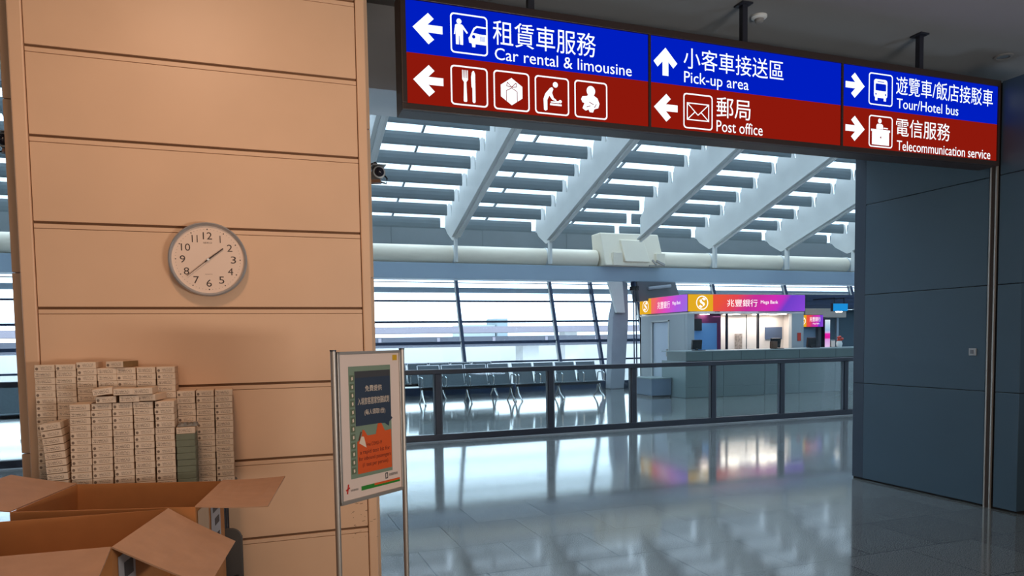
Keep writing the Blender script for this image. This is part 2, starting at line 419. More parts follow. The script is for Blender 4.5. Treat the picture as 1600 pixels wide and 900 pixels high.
# ------------------------------------------------------------------ beige pillar
pl_ = thing('wall_pillar', (-0.18, 4.6, 0), 'wide beige panelled pillar carrying the wall clock', 'pillar', kind='structure')
PZ = [0.0, 0.446, 0.876, 1.288, 1.694, 2.111, 2.527, 2.952, 3.375, 3.87]
PX0, PX1, PY = -1.036, 0.652, 4.10
G().box(PX0+0.03, PX1-0.03, PY+0.02, 5.3, 0, 3.87).build('core', M['groove'], pl_)
g = G()
for a, b in zip(PZ, PZ[1:]):
    lo = a
    g.box(PX0+0.066, PX1-0.054, PY+0.008, PY+0.03, lo, b-0.037)          # broad panel
    g.box(PX0+0.066, PX1-0.054, PY+0.008, PY+0.03, b-0.0345, b-0.013)   # lip under the groove
g.build('front_panel', M['pillar'], pl_, bevel=0.0015)
for x0, x1 in ((PX0, PX0+0.062), (PX1-0.050, PX1)):
    G().box(x0, x1, PY, PY+0.06, 0, 3.87).build('corner_trim', M['pillar'], pl_, bevel=0.006)
g = G()
for a, b in zip([0, 0.95, 1.88, 2.75], [0.946, 1.876, 2.746, 3.87]):
    g.box(0.60, 0.705, 4.33, 5.32, a, b); g.box(-1.13, -1.0, 4.33, 5.32, a, b)
g.build('side_panel', M['pillar'], pl_, bevel=0.004)
g = G()
for k in range(34):                                                      # scuffs low on the right corner
    x = random.uniform(0.50, 0.648); z = random.uniform(0.36, 0.74); w = random.uniform(0.004, 0.018); h = random.uniform(0.001, 0.003)
    y = PY-0.0006 if x > PX1-0.05 else PY+0.0074
    g.face([(x, y, z), (min(x+w, PX1), y, z+0.002), (min(x+w, PX1), y, z+h+0.002), (x, y, z+h)])
g.build('scuff_marks', M['stain'], pl_, flip=False)

# ================================================================== ROOF, WINDOWS AND THE HALL
BX = [5.18+2.70*k for k in range(-7, 8)]            # beam lines
def z_top(y): return 6.078-0.325*(y-15.81)          # upper edge of the louvres
def z_fl(y): return 4.17-0.325*(y-18.6)             # underside of the beams
LY = [15.81+0.741*k for k in range(-6, 6)]
def louvre_section(y):
    z = z_top(y); h = 0.298
    return [(y, z), (y-0.016, z-h*0.25), (y-0.022, z-h*0.55), (y-0.012, z-h*0.85), (y+0.004, z-h), (y+0.02, z-h*0.97), (y+0.03, z-h*0.5), (y+0.022, z-h*0.1)]
PLACE = ['left of the pillar']*5+['behind the pillar']*2+['']*7
bay_words = {-1: 'just right of the pillar', 0: 'second bay right of the pillar', 1: 'third bay right of the pillar', 2: 'fourth bay right of the pillar',
             3: 'fifth bay right of the pillar, partly behind the blue wall'}
for i in range(14):
    a, b = BX[i], BX[i+1]; k = i-7
    if k in bay_words: lab = 'grey louvred skylight bay with bright gaps, '+bay_words[k]
    elif i <= 3: lab = 'grey louvred skylight bay seen left of the pillar, '+NTH[3-i]+' bay outward'
    else: lab = 'grey louvred skylight bay hidden from the opening, '+('behind the pillar, ' if k < -1 else 'beyond the blue wall, ')+NTH[i-4 if k < -1 else k-4]+' in its run'
    t = thing('skylight_bay', ((a+b)/2, 15.5, z_top(15.5)), lab, 'skylight', 'louvred skylight bays of the hall roof', kind='structure')
    for y in LY:
        g = G(); g.extrude([(a+0.03, p, q) for p, q in louvre_section(y)], (b-a-0.17, 0, 0))
        g.build('louvre', M['louvre'], t)
    G().hexa([(a, 6.1, z_top(6.1)+0.20), (b, 6.1, z_top(6.1)+0.20), (b, 20.7, z_top(20.7)+0.20), (a, 20.7, z_top(20.7)+0.20),
              (a, 6.1, z_top(6.1)+0.22), (b, 6.1, z_top(6.1)+0.22), (b, 20.7, z_top(20.7)+0.22), (a, 20.7, z_top(20.7)+0.22)]).build('roof_glass', M['glass'], t)
    G().bar(((a+b)/2-0.05, 6.1, z_top(6.1)+0.17), ((a+b)/2-0.05, 20.6, z_top(20.6)+0.17), 0.035, 0.06).build('glazing_bar', M['louvre'], t)
beam_words = {-1: 'first beam right of the pillar, ending behind the security camera', 0: 'landing on the duct left of centre under the sign', 1: 'second beam on the duct under the sign',
              2: 'landing on the boxy white casing', 3: 'first beam to the right of the boxy casing', 4: 'last full beam beside the blue wall'}
for i, x in enumerate(BX):
    k = i-7
    lab = 'white sloping roof beam with scalloped web, '+(beam_words.get(k) or ('seen past the left of the pillar, ' if i < 5 else 'out of view in the hall, ')+NTH[i % 9])
    t = thing('roof_beam', (x, 18.5, z_fl(18.5)), lab, 'roof beam', 'white beams carrying the skylights', kind='structure')
    ye = 18.22 if k == 2 else 18.45
    prof = [(ye-0.03, z_fl(ye-0.03)), (10.6, z_fl(10.6)), (10.6, z_top(10.6)-0.2)]
    for y in LY:
        n = 11
        y0 = y-0.741
        if y0 < 10.5: y0 = 10.62
        if k == 2 and y > 18.2: break
        z0, z1 = z_top(y0)-0.30, z_top(y)-0.30
        for j in range(n+1):
            s_ = j/n
            prof.append((y0+0.03+(y-0.03-y0-0.03)*s_, z0+(z1-z0)*s_+0.47*math.sin(PI*s_)**0.28))
    prof += [(18.2, 4.9)] if k == 2 else [(19.40, 4.56), (19.25, 4.42), (18.75, z_fl(18.62))]
    G().extrude([(x-0.02, p, q) for p, q in prof], (0.04, 0, 0)).build('web', M['white'], t, flip=True)
    g = G(); g.bar((x, ye, z_fl(ye)), (x, 10.6, z_fl(10.6)), 0.24, 0.035); g.bar((x, ye, z_fl(ye)-0.05), (x, 10.6, z_fl(10.6)-0.05), 0.07, 0.06)
    g.build('bottom_flange', M['white'], t, bevel=0.006)
    if k != 2:
        g = G(); g.box(x-0.035, x+0.035, 18.40, 18.55, 3.56, z_fl(18.45)+0.02); g.build('end_bracket', M['white'], t, bevel=0.005)

# round duct lying on the fascia, one object
dt = thing('air_duct', (-3, 18.85, 3.56), 'long round white duct on the grey fascia, left of the boxy casing', 'duct')
dt2 = thing('air_duct', (18, 18.85, 3.56), 'round white duct on the grey fascia, right of the boxy casing', 'duct')
DC = (18.84, 3.79)
G().tube([(x, DC[0], DC[1]) for x in (-15.9, 9.445)], 0.245, 36).build('duct_run', M['duct'], dt, smooth=True)
G().tube([(x, DC[0], DC[1]) for x in (11.49, 26.9)], 0.245, 36).build('duct_run', M['duct'], dt2, smooth=True)
for x in BX:
    if abs(x-10.58) < 0.3: continue
    G().tube([(x-0.03, DC[0], DC[1]), (x+0.03, DC[0], DC[1])], 0.258, 36).build('duct_strap', M['white'], dt if x < 10 else dt2, smooth=True)
cs = thing('duct_casing', (10.5, 18.6, 3.545), 'boxy white faceted casing interrupting the duct under a roof beam', 'duct casing')
g = G(); g.hexa([(9.52, 18.32, 3.55), (11.45, 18.32, 3.55), (11.45, 19.1, 3.55), (9.52, 19.1, 3.55), (9.45, 18.55, 4.50), (11.36, 18.55, 4.50), (11.36, 19.1, 4.50), (9.45, 19.1, 4.50)])
g.build('casing_body', M['duct'], cs, bevel=0.03)
g = G(); g.hexa([(10.12, 18.24, 3.66), (10.92, 18.24, 3.66), (10.92, 18.40, 3.66), (10.12, 18.40, 3.66), (10.05, 18.42, 4.30), (10.80, 18.42, 4.30), (10.80, 18.55, 4.30), (10.05, 18.55, 4.30)])
g.build('casing_front', M['duct'], cs, bevel=0.02)
for x in (9.74, 11.14): G().box(x, x+0.28, 18.26, 18.4, 3.55, 3.92).build('casing_foot', M['duct'], cs, bevel=0.012)
g = G(); g.bar((10.98, 18.25, 3.72), (11.12, 18.23, 3.58), 0.04, 0.05); g.bar((11.12, 18.25, 3.70), (11.38, 18.22, 3.58), 0.05, 0.06); g.box(10.9, 11.4, 18.24, 18.3, 3.55, 3.58)
g.build('clamp', M['steel'], cs)
# long fascia under the duct
struct(G().box(-16, 27, 18.6, 19.15, 3.13, 3.545).build('trim_1', M['band'], bevel=0.01))
# dim wall strip between louvres and duct
g = G(); g.box(-16, 27, 20.35, 20.5, 3.3, 4.75)
for x in [b-1.35 for b in BX]: g.box(x, x+0.03, 20.33, 20.36, 3.3, 4.75)
struct(g.build('wall_back_upper', M['upperwall']))
# outward leaning window wall
def wy(z): return 19.22+0.323*z
WX = [-15.0, -12.07, -9.14, -6.13, -3.2, -0.27, 2.73, 5.66, 8.59, 11.52, 14.45, 17.38, 20.31, 23.24, 26.2]
for i, (a, b) in enumerate(zip(WX, WX[1:])):
    t = thing('window_%d' % (i+1), (a, wy(0), 0), None, None, kind='structure')
    G().bar((a, wy(0.02), 0.02), (a, wy(3.34), 3.34), 0.075, 0.16, upv=(0, 1, 0)).build('mullion', M['mull'], t)
    G().bar((a-0.055, wy(0.02)-0.03, 0.02), (a-0.055, wy(3.3)-0.03, 3.3), 0.03, 0.05, upv=(0, 1, 0)).build('mullion_cover', M['white'], t)
    for z, h in ((0.86, 0.05), (1.42, 0.085), (2.02, 0.06), (2.62, 0.05), (3.16, 0.02)):
        G().box(a+0.03, b-0.03, wy(z)-0.05, wy(z)+0.05, z-h/2, z+h/2).build('transom', M['mull'], t)
    G().box(a+0.03, b-0.03, wy(2.95)+0.02, wy(2.95)+0.16, 2.87, 3.02).build('sunshade', M['band'], t)
    if b > 9.9 and a < 9.96: G().bar((9.96, wy(0.02), 0.02), (9.96, wy(3.34), 3.34), 0.075, 0.16, upv=(0, 1, 0)).build('mullion', M['mull'], t)
    g = G(); z0, z1 = 0.2, 3.32
    g.hexa([(a, wy(z0)+0.01, z0), (b, wy(z0)+0.01, z0), (b, wy(z0)+0.02, z0), (a, wy(z0)+0.02, z0), (a, wy(z1)+0.01, z1), (b, wy(z1)+0.01, z1), (b, wy(z1)+0.02, z1), (a, wy(z1)+0.02, z1)])
    g.build('pane', M['glass'], t)
struct(G().box(-16, 27, 19.12, 19.4, 0, 0.22).build('baseboard_back', M['mull']))

# forked column by the window
fc = thing('forked_column', (10.05, 18.85, 0), 'pale grey forked column leaning by the window, left of the bank', 'column')
k = 0.985
g = G(); g.extrude([(x*k, 18.72, z) for x, z in ((10.0, 0.0), (10.46, 0.0), (10.62, 2.08), (10.60, 3.1), (10.36, 3.13), (10.10, 2.1))], (0, 0.32, 0)); g.build('stem', M['column'], fc, bevel=0.02)
g = G(); g.extrude([(x*k, 18.58, z) for x, z in ((10.16, 2.22), (10.43, 2.22), (10.35, 3.12), (9.89, 3.10))], (0, 0.12, 0)); g.build('light_panel', M['white'], fc, bevel=0.01)
g = G(); g.extrude([(x*k, 18.50, z) for x, z in ((10.86, 2.55), (12.28, 2.62), (12.10, 3.12), (10.78, 3.12))], (0, 0.40, 0)); g.build('slab_branch', M['columndark'], fc, bevel=0.015)
G().tube([(10.95, 18.42, 2.92), (11.7, 18.42, 3.0)], 0.05, 10).build('tube_light', M['column'], fc, smooth=True)
g = G()
for x in (10.62, 10.70): g.tube([(x, 18.66, 0.05), (x-0.03, 18.66, 3.12)], 0.02, 8)
g.build('conduit', M['mull'], fc)
sc_ = thing('security_camera', (10.52, 18.5, 2.95), 'small dark camera fixed high on the forked column by the window', 'security camera')
G().obox(Matrix.Translation((10.5, 18.45, 2.92)) @ Matrix.Rotation(0.3, 4, 'Z'), 0.06, 0.13, 0.06).build('housing', M['screen'], sc_, bevel=0.01)
G().box(10.48, 10.52, 18.4, 18.6, 2.97, 3.12).build('bracket', M['mull'], sc_)

# ------------------------------------------------------------------ balustrade
PXS = [-7.9, -6.4, -4.9, -3.4, -1.9, -0.4, 1.1, 2.588, 4.40, 5.87, 7.42, 8.87, 10.32, 11.8, 13.3]
YF = 10.38
bal = thing('glass_balustrade', (2.6, YF, 0), 'long dark framed glass balustrade crossing the hall behind the opening', 'balustrade')
G().box(-8, 13.4, YF-0.05, YF+0.05, 1.0, 1.072).build('top_rail', M['dark'], bal, bevel=0.008)
G().box(-8, 13.4, YF-0.045, YF+0.045, 0.012, 0.105).build('bottom_rail', M['dark'], bal, bevel=0.006)
for x in PXS:
    G().box(x-0.045, x+0.045, YF-0.04, YF+0.04, 0.0, 1.0).build('post', M['dark'], bal, bevel=0.006)
for a, b in zip(PXS, PXS[1:]):
    G().box(a+0.05, b-0.05, YF-0.006, YF+0.006, 0.106, 0.999).build('glass_pane', M['fglass'], bal)
    g = G()
    for x in (a+0.058, b-0.058): g.box(x-0.008, x+0.008, YF-0.02, YF+0.02, 0.106, 0.999)
    g.build('glazing_bead', M['columndark'], bal)
struct(G().box(-8, 13.4, YF-0.16, YF+0.12, 0.0, 0.012).build('trim_2', mat('grey_kerb_stone', (120, 120, 122), 0.5)))

# ------------------------------------------------------------------ beam seating
def bench(x0, n, y, label, pitch=0.585):
    t = thing('seat_bench', (x0, y, 0), label, 'seat bench', 'metal waiting benches in the hall')
    W_ = n*pitch
    G().box(x0+0.02, x0+W_-0.02, y+0.20, y+0.27, 0.33, 0.39).build('beam', M['dark'], t, bevel=0.006)
    for i in range(n):
        a, b = x0+i*pitch+0.035, x0+(i+1)*pitch-0.035
        g = G(); g.extrude([(a, p, q) for p, q in ((y-0.03, 0.415), (y-0.02, 0.435), (y+0.05, 0.432), (y+0.40, 0.41), (y+0.40, 0.385), (y+0.03, 0.405))], (b-a, 0, 0))
        g.build('seat', M['seat'], t, bevel=0.006)
        g = G(); g.extrude([(a, p, q) for p, q in ((y+0.38, 0.41), (y+0.43, 0.42), (y+0.50, 0.62), (y+0.58, 0.88), (y+0.56, 0.90), (y+0.46, 0.63))], (b-a, 0, 0))
        g.build('backrest', M['seat'], t, bevel=0.006)
        g = G()
        for x in (a-0.008, b+0.008):
            g.tube([(x, y-0.02, 0.425), (x, y+0.40, 0.405), (x, y+0.47, 0.62), (x, y+0.57, 0.90)], 0.013, 8)
        g.tube([(a, y+0.57, 0.90), (b, y+0.57, 0.90)], 0.012, 8)
        g.build('seat_frame', M['chrome'], t, smooth=True)
    for i in range(n+1):
        x = x0+i*pitch
        xs = x+(0.02 if i == 0 else -0.02 if i == n else 0)
        g = G(); g.tube([(xs, y+0.40, 0.42), (xs, y+0.36, 0.62), (xs, y+0.32, 0.645), (xs, y+0.05, 0.645), (xs, y+0.01, 0.62), (xs, y+0.02, 0.43)], 0.016, 8)
        g.build('armrest', M['chrome'], t, smooth=True)
    for x in (x0+0.06, x0+W_*0.5, x0+W_-0.06):
        g = G(); g.tube([(x, y+0.235, 0.36), (x, y+0.12, 0.16), (x, y-0.08, 0.02)], [0.03, 0.024, 0.018], 8)
        g.tube([(x, y+0.235, 0.36), (x, y+0.34, 0.16), (x, y+0.52, 0.02)], [0.03, 0.024, 0.018], 8)
        g.tube([(x, y-0.085, 0.0), (x, y-0.085, 0.03)], 0.025, 8); g.tube([(x, y+0.525, 0.0), (x, y+0.525, 0.03)], 0.025, 8)
        g.build('leg', M['chrome'], t, smooth=True)
    return t
bench(3.68, 4, 16.25, 'dark mesh waiting bench with chrome arms, nearest the poster stand')
bench(6.06, 4, 16.25, 'dark mesh waiting bench with chrome arms, nearest the bank, behind the balustrade')
bench(-5.75, 4, 13.45, 'dark mesh waiting bench seen through the gap left of the pillar')
bench(3.2, 5, 17.9, 'dark mesh waiting bench in the row farther back by the window')

# ------------------------------------------------------------------ bank
kt = thing('bank_kiosk', (13.0, 18.0, 0), 'pale grey bank kiosk with lit front behind the long counter', 'kiosk')
KX0, KX1, KY0, KY1, KZ = 11.03, 14.92, 16.54, 19.05, 2.11
g = G(); g.box(KX0, KX0+0.08, KY0+0.14, 17.9-0.42, 0, KZ); g.box(KX0, KX0+0.08, 17.9+0.45, KY1, 0, KZ); g.box(KX0, KX0+0.08, 17.48, 18.35, 1.93, KZ)
g.box(KX0, KX1, KY1-0.06, KY1, 0, KZ); g.build('side_wall', M['kioskwall'], kt)
g = G(); g.box(KX0-0.02, KX0+0.0, 17.44, 17.48, 0, 1.97); g.box(KX0-0.02, KX0, 18.35, 18.39, 0, 1.97); g.box(KX0-0.02, KX0, 17.44, 18.39, 1.93, 1.97); g.build('door_frame', M['white'], kt)
d_ = G().box(KX0+0.03, KX0+0.06, 17.50, 18.33, 0.01, 1.92).build('door', M['door'], kt)
G().box(KX0-0.01, KX0+0.03, 17.56, 17.59, 0.95, 1.15).build('handle', M['steel'], d_)
g = G(); g.box(KX0+0.08, KX1, 17.3, 17.36, 0, KZ); g.box(KX1-0.06, KX1, KY0+0.25, 17.3, 0, KZ); g.build('inner_wall', M['kioskin'], kt)
G().box(KX0, KX1, KY0, KY1, KZ, KZ+0.045).build('soffit', M['kioskin'], kt)
for x0, x1 in ((11.03, 11.25), (14.50, 14.92)): G().box(x0, x1, KY0+0.01, KY0+0.13, 0, KZ).build('front_pier', M['kioskwall'], kt)
for x in (12.33, 13.37): G().box(x-0.02, x+0.02, KY0+0.03, KY0+0.10, 0, KZ).build('front_mullion', M['dark'], kt)
G().box(13.52, 13.535, 17.285, 17.3, 0, KZ).build('inner_joint', M['joint'], kt)
G().box(11.28, 12.28, 16.80, 16.84, 0, KZ).build('purple_partition', M['magenta'], kt)
G().box(11.28, 12.14, 16.785, 16.80, 0, 1.86).build('blue_film', M['bluefilm'], kt)
g = G(); g.box(11.30, 11.62, 16.74, 16.78, 1.66, 1.98); g.build('rate_board', M['screen'], kt)
G().box(14.18, 14.78, 17.27, 17.3, 1.38, 1.74).build('notice_board', mat('slate_notice', (74, 92, 120), 0.6), kt)
G().box(13.12, 13.36, 17.27, 17.3, 1.10, 1.56).build('notice_sheet', mat('grey_notice', (150, 140, 132), 0.7, var=0.4, scale=14), kt)
G().box(14.70, 14.82, KY0-0.004, KY0+0.01, 1.33, 1.56).build('red_notice', M['red'], kt)
for x in (11.7, 12.7, 13.7, 14.3):
    for y in (16.72, 17.06): G().box(x-0.11, x+0.11, y-0.06, y+0.06, KZ-0.015, KZ-0.002).build('ceiling_lamp', M['lamp'], kt)
area('kiosk_interior_light', (13.3, 16.98, 2.05), 2.6, 24, (1.0, 0.90, 0.84), size_y=0.4)

bs = thing('bank_sign', (13.0, 16.5, 2.17), 'lit purple and gold bank sign band along the kiosk top', 'sign')
SZ0, SZ1, SY, SXl = 2.168, 2.640, 16.50, 11.0
G().box(SXl+0.02, KX1, SY+0.02, SY+0.28, SZ0, SZ1).box(SXl+0.02, SXl+0.28, SY+0.02, 19.0, SZ0, SZ1).build('sign_box', M['kioskwall'], bs)
G().box(SXl+0.03, 11.81, SY, SY+0.02, SZ0+0.01, SZ1-0.01).build('gold_panel', M['bankgold'], bs)
G().box(11.81, KX1, SY, SY+0.02, SZ0+0.01, SZ1-0.01).build('gradient_panel', M['bankgrad'], bs)
G().box(SXl, SXl+0.02, SY+0.03, 18.35, SZ0+0.01, SZ1-0.01).build('gradient_panel', M['bankgradside'], bs)
G().box(SXl, SXl+0.02, 18.35, 19.0, SZ0+0.01, SZ1-0.01).build('gold_panel', M['bankgold'], bs)
def swirl(g, pl, cx, cy, r, z=0.004):
    ring(g, pl, [(cx+r*math.cos(2*PI*k/28), cy+r*math.sin(2*PI*k/28)) for k in range(28)], [(cx+r*0.86*math.cos(2*PI*k/28), cy+r*0.86*math.sin(2*PI*k/28)) for k in range(28)], z)
    pts = []                                                             # thick S
    c = [(0.46, 0.40), (0.10, 0.66), (-0.30, 0.42), (-0.16, 0.08), (0.20, -0.10), (0.30, -0.42), (-0.06, -0.66), (-0.46, -0.40)]
    for (a, b), (c2, d2) in zip(c, c[1:]):
        g.face([pl.p(cx+(a)*r-0.16*r*(b-d2 > 0)*0-0.14*r, cy+b*r-0.10*r, z), pl.p(cx+a*r+0.16*r, cy+b*r+0.10*r, z), pl.p(cx+c2*r+0.16*r, cy+d2*r+0.10*r, z), pl.p(cx+c2*r-0.16*r, cy+d2*r-0.10*r, z)])
pf = Plane((0, SY-0.001, 0), (1, 0, 0), (0, 0, 1))
g = G(); swirl(g, pf, 11.46, 2.405, 0.19); g.build('logo', M['bankwhite'], bs, flip=False)
g = G(); letter(g, pf, '兆豐銀行', 12.26, 13.27, 2.30, 2.50); g.build('lettering', M['bankwhite'], bs, flip=False); g = G(); letter(g, pf, 'Mega Bank', 13.38, 13.97, 2.385, 2.475, cap='M')
g.build('lettering', M['bankwhite'], bs, flip=False)
psd = Plane((SXl-0.001, 0, 0), (0, -1, 0), (0, 0, 1))
g = G(); swirl(g, psd, -18.66, 2.405, 0.17); g.build('logo', M['bankwhite'], bs, flip=False)
g = G(); letter(g, psd, '兆豐銀行', -18.0, -17.35, 2.30, 2.50); g.build('lettering', M['bankwhite'], bs, flip=False); g = G(); letter(g, psd, 'Mega Bank', -17.22, -16.82, 2.385, 2.475, cap='M')
g.build('lettering', M['bankwhite'], bs, flip=False)
# counter
ct = thing('bank_counter', (13.0, 15.4, 0), 'long sage grey service counter in front of the bank kiosk', 'counter')
CX0, CX1, CY0, CY1 = 9.89, 19.5, 14.9, 15.75
G().box(CX0, CX1, CY0, CY1, 0.905, 1.125).build('fascia', M['counter'], ct, bevel=0.005)
G().box(CX0-0.005, CX1, CY0-0.005, CY1+0.25, 1.125, 1.147).build('counter_top', M['countertop'], ct, bevel=0.004)
G().box(CX0+0.03, CX1, CY0+0.03, CY1-0.03, 0.0, 0.905).build('carcass', M['joint'], ct)
xs = [CX0, 10.98, 12.23, 13.31, 14.5, 15.7, 16.9, 19.5]
for a, b in zip(xs, xs[1:]):
    G().box(a+0.006, b-0.006, CY0+0.012, CY0+0.03, 0.26, 0.872).build('front_panel', M['counterfront'], ct, bevel=0.003)
    G().box(a+0.006, b-0.006, CY0+0.012, CY0+0.03, 0.005, 0.252).build('plinth_panel', M['counterfront'], ct, bevel=0.003)
G().box(CX0+0.005, CX0+0.03, CY0+0.03, 16.0, 0.005, 0.905).build('end_panel', M['countertop'], ct, bevel=0.003)
g = G()
for x in (10.65, 11.5, 12.23, 13.31, 14.5): g.box(x-0.006, x+0.006, CY0-0.002, CY0+0.01, 0.91, 1.12)
g.build('fascia_joint', M['joint'], ct)
cb = thing('low_cabinet', (9.6, 15.9, 0), 'low slate grey cabinet at the left end of the counter', 'cabinet')
G().box(9.3, 9.86, 15.5, 16.4, 0.05, 0.46).build('body', mat('slate_cabinet', (92, 108, 128), 0.4), cb, bevel=0.006)
G().box(9.28, 9.86, 15.48, 16.42, 0.46, 0.485).build('top', M['countertop'], cb, bevel=0.004)
G().box(9.32, 9.84, 15.52, 16.38, 0.0, 0.05).build('plinth', M['dark'], cb)
def monitor(x, y, w, h, label, brown=False):
    t = thing('monitor', (x, y, 1.147), label, 'monitor')
    G().box(x-0.11, x+0.17, y-0.14, y+0.06, 1.148, 1.164).build('base', M['screen'], t, bevel=0.004)
    G().box(x-0.03, x+0.03, y-0.02, y+0.02, 1.164, 1.24).build('stand', M['screen'], t)
    s_ = G().obox(Matrix.Translation((x, y, 1.175+h/2)) @ Matrix.Rotation(0.12, 4, 'X'), w/2, 0.03, h/2).build('screen', M['screen'], t, bevel=0.006)
    if brown: G().obox(Matrix.Translation((x-w*0.35, y-0.06, 1.165+h*0.35)), w*0.28, 0.05, h*0.36).build('card_holder', mat('brown_leatherette', (84, 58, 40), 0.5), t, bevel=0.006)
monitor(10.50, 15.35, 0.28, 0.24, 'black monitor back on the left end of the counter')
monitor(12.92, 15.35, 0.30, 0.25, 'black monitor with a brown holder, under the slate notice board', True)
monitor(14.10, 15.35, 0.28, 0.25, 'black monitor right of the red notice, below the small purple sign')
# second desk beyond, right
s2 = thing('bank_sign', (16.1, 17.5, 1.73), 'small lit purple and gold bank sign right of the kiosk', 'sign')
G().box(15.62, 16.52, 17.52, 17.6, 1.73, 2.11).build('sign_box', M['dark'], s2)
G().box(15.62, 15.88, 17.50, 17.52, 1.74, 2.10).build('gold_panel', M['bankgold'], s2)
G().box(15.88, 16.52, 17.50, 17.52, 1.74, 2.10).build('gradient_panel', M['bankgrad'], s2)
p2 = Plane((0, 17.499, 0), (1, 0, 0), (0, 0, 1))
g = G(); swirl(g, p2, 15.74, 1.92, 0.11); g.build('logo', M['bankwhite'], s2, flip=False)
g = G(); letter(g, p2, '兆豐銀行', 16.0, 16.42, 1.90, 2.04); g.build('lettering', M['bankwhite'], s2, flip=False); g = G(); letter(g, p2, 'Mega Bank', 16.12, 16.38, 1.82, 1.86, cap='M'); g.build('lettering', M['bankwhite'], s2, flip=False)
b2 = thing('bank_booth', (16.1, 18.0, 0), 'grey blue booth carrying the small purple bank sign', 'booth')
g = G(); g.box(15.62, 15.70, 17.6, 18.4, 0, 1.73); g.box(16.44, 16.52, 17.6, 18.4, 0, 1.73); g.box(15.62, 16.52, 18.34, 18.4, 0, 1.73); g.build('frame', M['columndark'], b2)
G().box(15.7, 16.44, 17.72, 17.76, 0, 1.73).build('back_panel', mat('grey_blue_panel', (120, 146, 168), 0.5), b2)
G().box(15.62, 16.52, 17.6, 17.7, 0, 1.1).build('front_panel', M['counter'], b2)
lb = thing('lightbox', (16.62, 17.4, 0), 'tall narrow lit pink and white lightbox beside the booth', 'lightbox')
G().box(16.53, 16.73, 17.44, 17.58, 0.0, 1.97).build('cabinet', M['dark'], lb)
G().box(16.54, 16.72, 17.42, 17.44, 1.10, 1.95).build('lit_face', M['pinkbox'], lb)
bl = thing('hanging_sign', (17.0, 17.2, 2.2), 'small lit sky blue sign hanging at the far right of the hall', 'sign')
G().box(16.42, 16.98, 17.0, 17.1, 2.19, 2.43).build('sign_box', M['dark'], bl)
G().box(16.43, 16.97, 16.985, 17.0, 2.20, 2.42).build('lit_face', M['bluesign'], bl)
G().box(16.58, 16.78, 17.0, 17.06, 2.165, 2.19).build('lamp', M['lamp'], bl)
for x in (16.5, 16.87): G().box(x, x+0.03, 17.03, 17.06, 2.43, 2.60).box(x, x+0.03, 17.03, 17.90, 2.57, 2.60).build('hanger', M['dark'], bl)
cp = thing('canopy', (16.6, 17.9, 2.0), 'silver box canopy over the desks right of the bank kiosk', 'canopy')
G().box(15.95, 17.55, 17.62, 18.4, 2.02, 2.30).build('canopy_box', M['steel'], cp, bevel=0.01)
G().box(17.3, 17.38, 17.75, 17.83, 0.0, 2.02).build('canopy_post', M['band'], cp)
struct(G().box(15.0, 21.5, 18.5, 18.62, 0.0, 2.3).build('wall_partition', mat('slate_partition', (72, 96, 110), 0.6)))
g = G(); g.box(15.0, 21.5, 17.9, 18.7, 2.32, 2.74)
for z in (2.42, 2.55, 2.66): g.box(15.0, 21.5, 17.88, 17.9, z, z+0.02)
struct(g.build('trim_3', M['mull']))
t = thing('flower_vase', (15.05, 15.35, 1.147), 'small pot of red flowers on the right end of the counter', 'vase')
G().lathe([(0.0, 0), (0.06, 0), (0.085, 0.1), (0.06, 0.17), (0.0, 0.17)], Matrix.Translation((15.05, 15.35, 1.148)), 16).build('pot', M['white'], t, smooth=True)
g = G()
for k in range(10):
    a = random.uniform(0, 2*PI); rr = random.uniform(0, 0.08); g.lathe([(0.0, -0.035), (0.03, -0.015), (0.035, 0.01), (0.0, 0.035)], Matrix.Translation((15.05+rr*math.cos(a), 15.35+rr*math.sin(a), 1.37+random.uniform(-0.04, 0.06))), 8)
g.build('blossoms', M['red'], t, smooth=True)
g = G()
for k in range(5): g.tube([(15.05, 15.35, 1.30), (15.05+random.uniform(-.06, .06), 15.35+random.uniform(-.05, .05), 1.37)], 0.006, 6)
g.build('stems', M['pgreen2'], t)
t = thing('acrylic_stand', (14.78, 15.3, 1.147), 'clear leaflet holder left of the flower pot on the counter', 'leaflet holder')
G().box(14.70, 14.86, 15.3, 15.32, 1.148, 1.36).box(14.70, 14.86, 15.2, 15.32, 1.148, 1.16).build('holder', M['fglass'], t)
G().box(14.72, 14.84, 15.285, 15.298, 1.165, 1.33).build('leaflet', M['poster'], t)

# ------------------------------------------------------------------ outdoors
struct(G().box(-300, 300, 21.2, 400, -5.2, -5).build('ground', M['outground']))
v = thing('viaduct', (15, 60, -5), 'grey elevated road deck seen through the lower windows', 'viaduct')
G().box(-150, 200, 60, 68, 0.90, 1.80).build('deck', M['road2'], v)
g = G()
for x in range(-140, 200, 5): g.box(x, x+0.25, 59.95, 60, 1.30, 1.72)
g.build('deck_rib', M['road'], v)
for x in range(-120, 190, 24): G().box(x, x+1.6, 63, 65, -5, 0.9).build('pier', M['outground'], v)
v = thing('viaduct', (15, 85, -5), 'paler elevated road deck farther off, above the grey one', 'viaduct')
G().box(-180, 240, 85, 95, 2.40, 3.15).build('deck', M['road'], v)
for x in range(-170, 230, 30): G().box(x, x+1.8, 89, 91, -5, 2.4).build('pier', M['outground'], v)
struct(G().box(-300, 300, 100, 101, -5, 1.1).build('wall_outdoor', M['outground']))
t = thing('distant_building', (66, 190, -5), 'hazy pale blue building block on the horizon', 'building')
G().box(64.9, 67.9, 190, 200, -5, 7.4).build('tower', M['farblue'], t)
G().box(54.6, 64.5, 191, 200, -5, 5.6).build('wing', mat('hazy_wing', (150, 160, 164), 0.9), t)

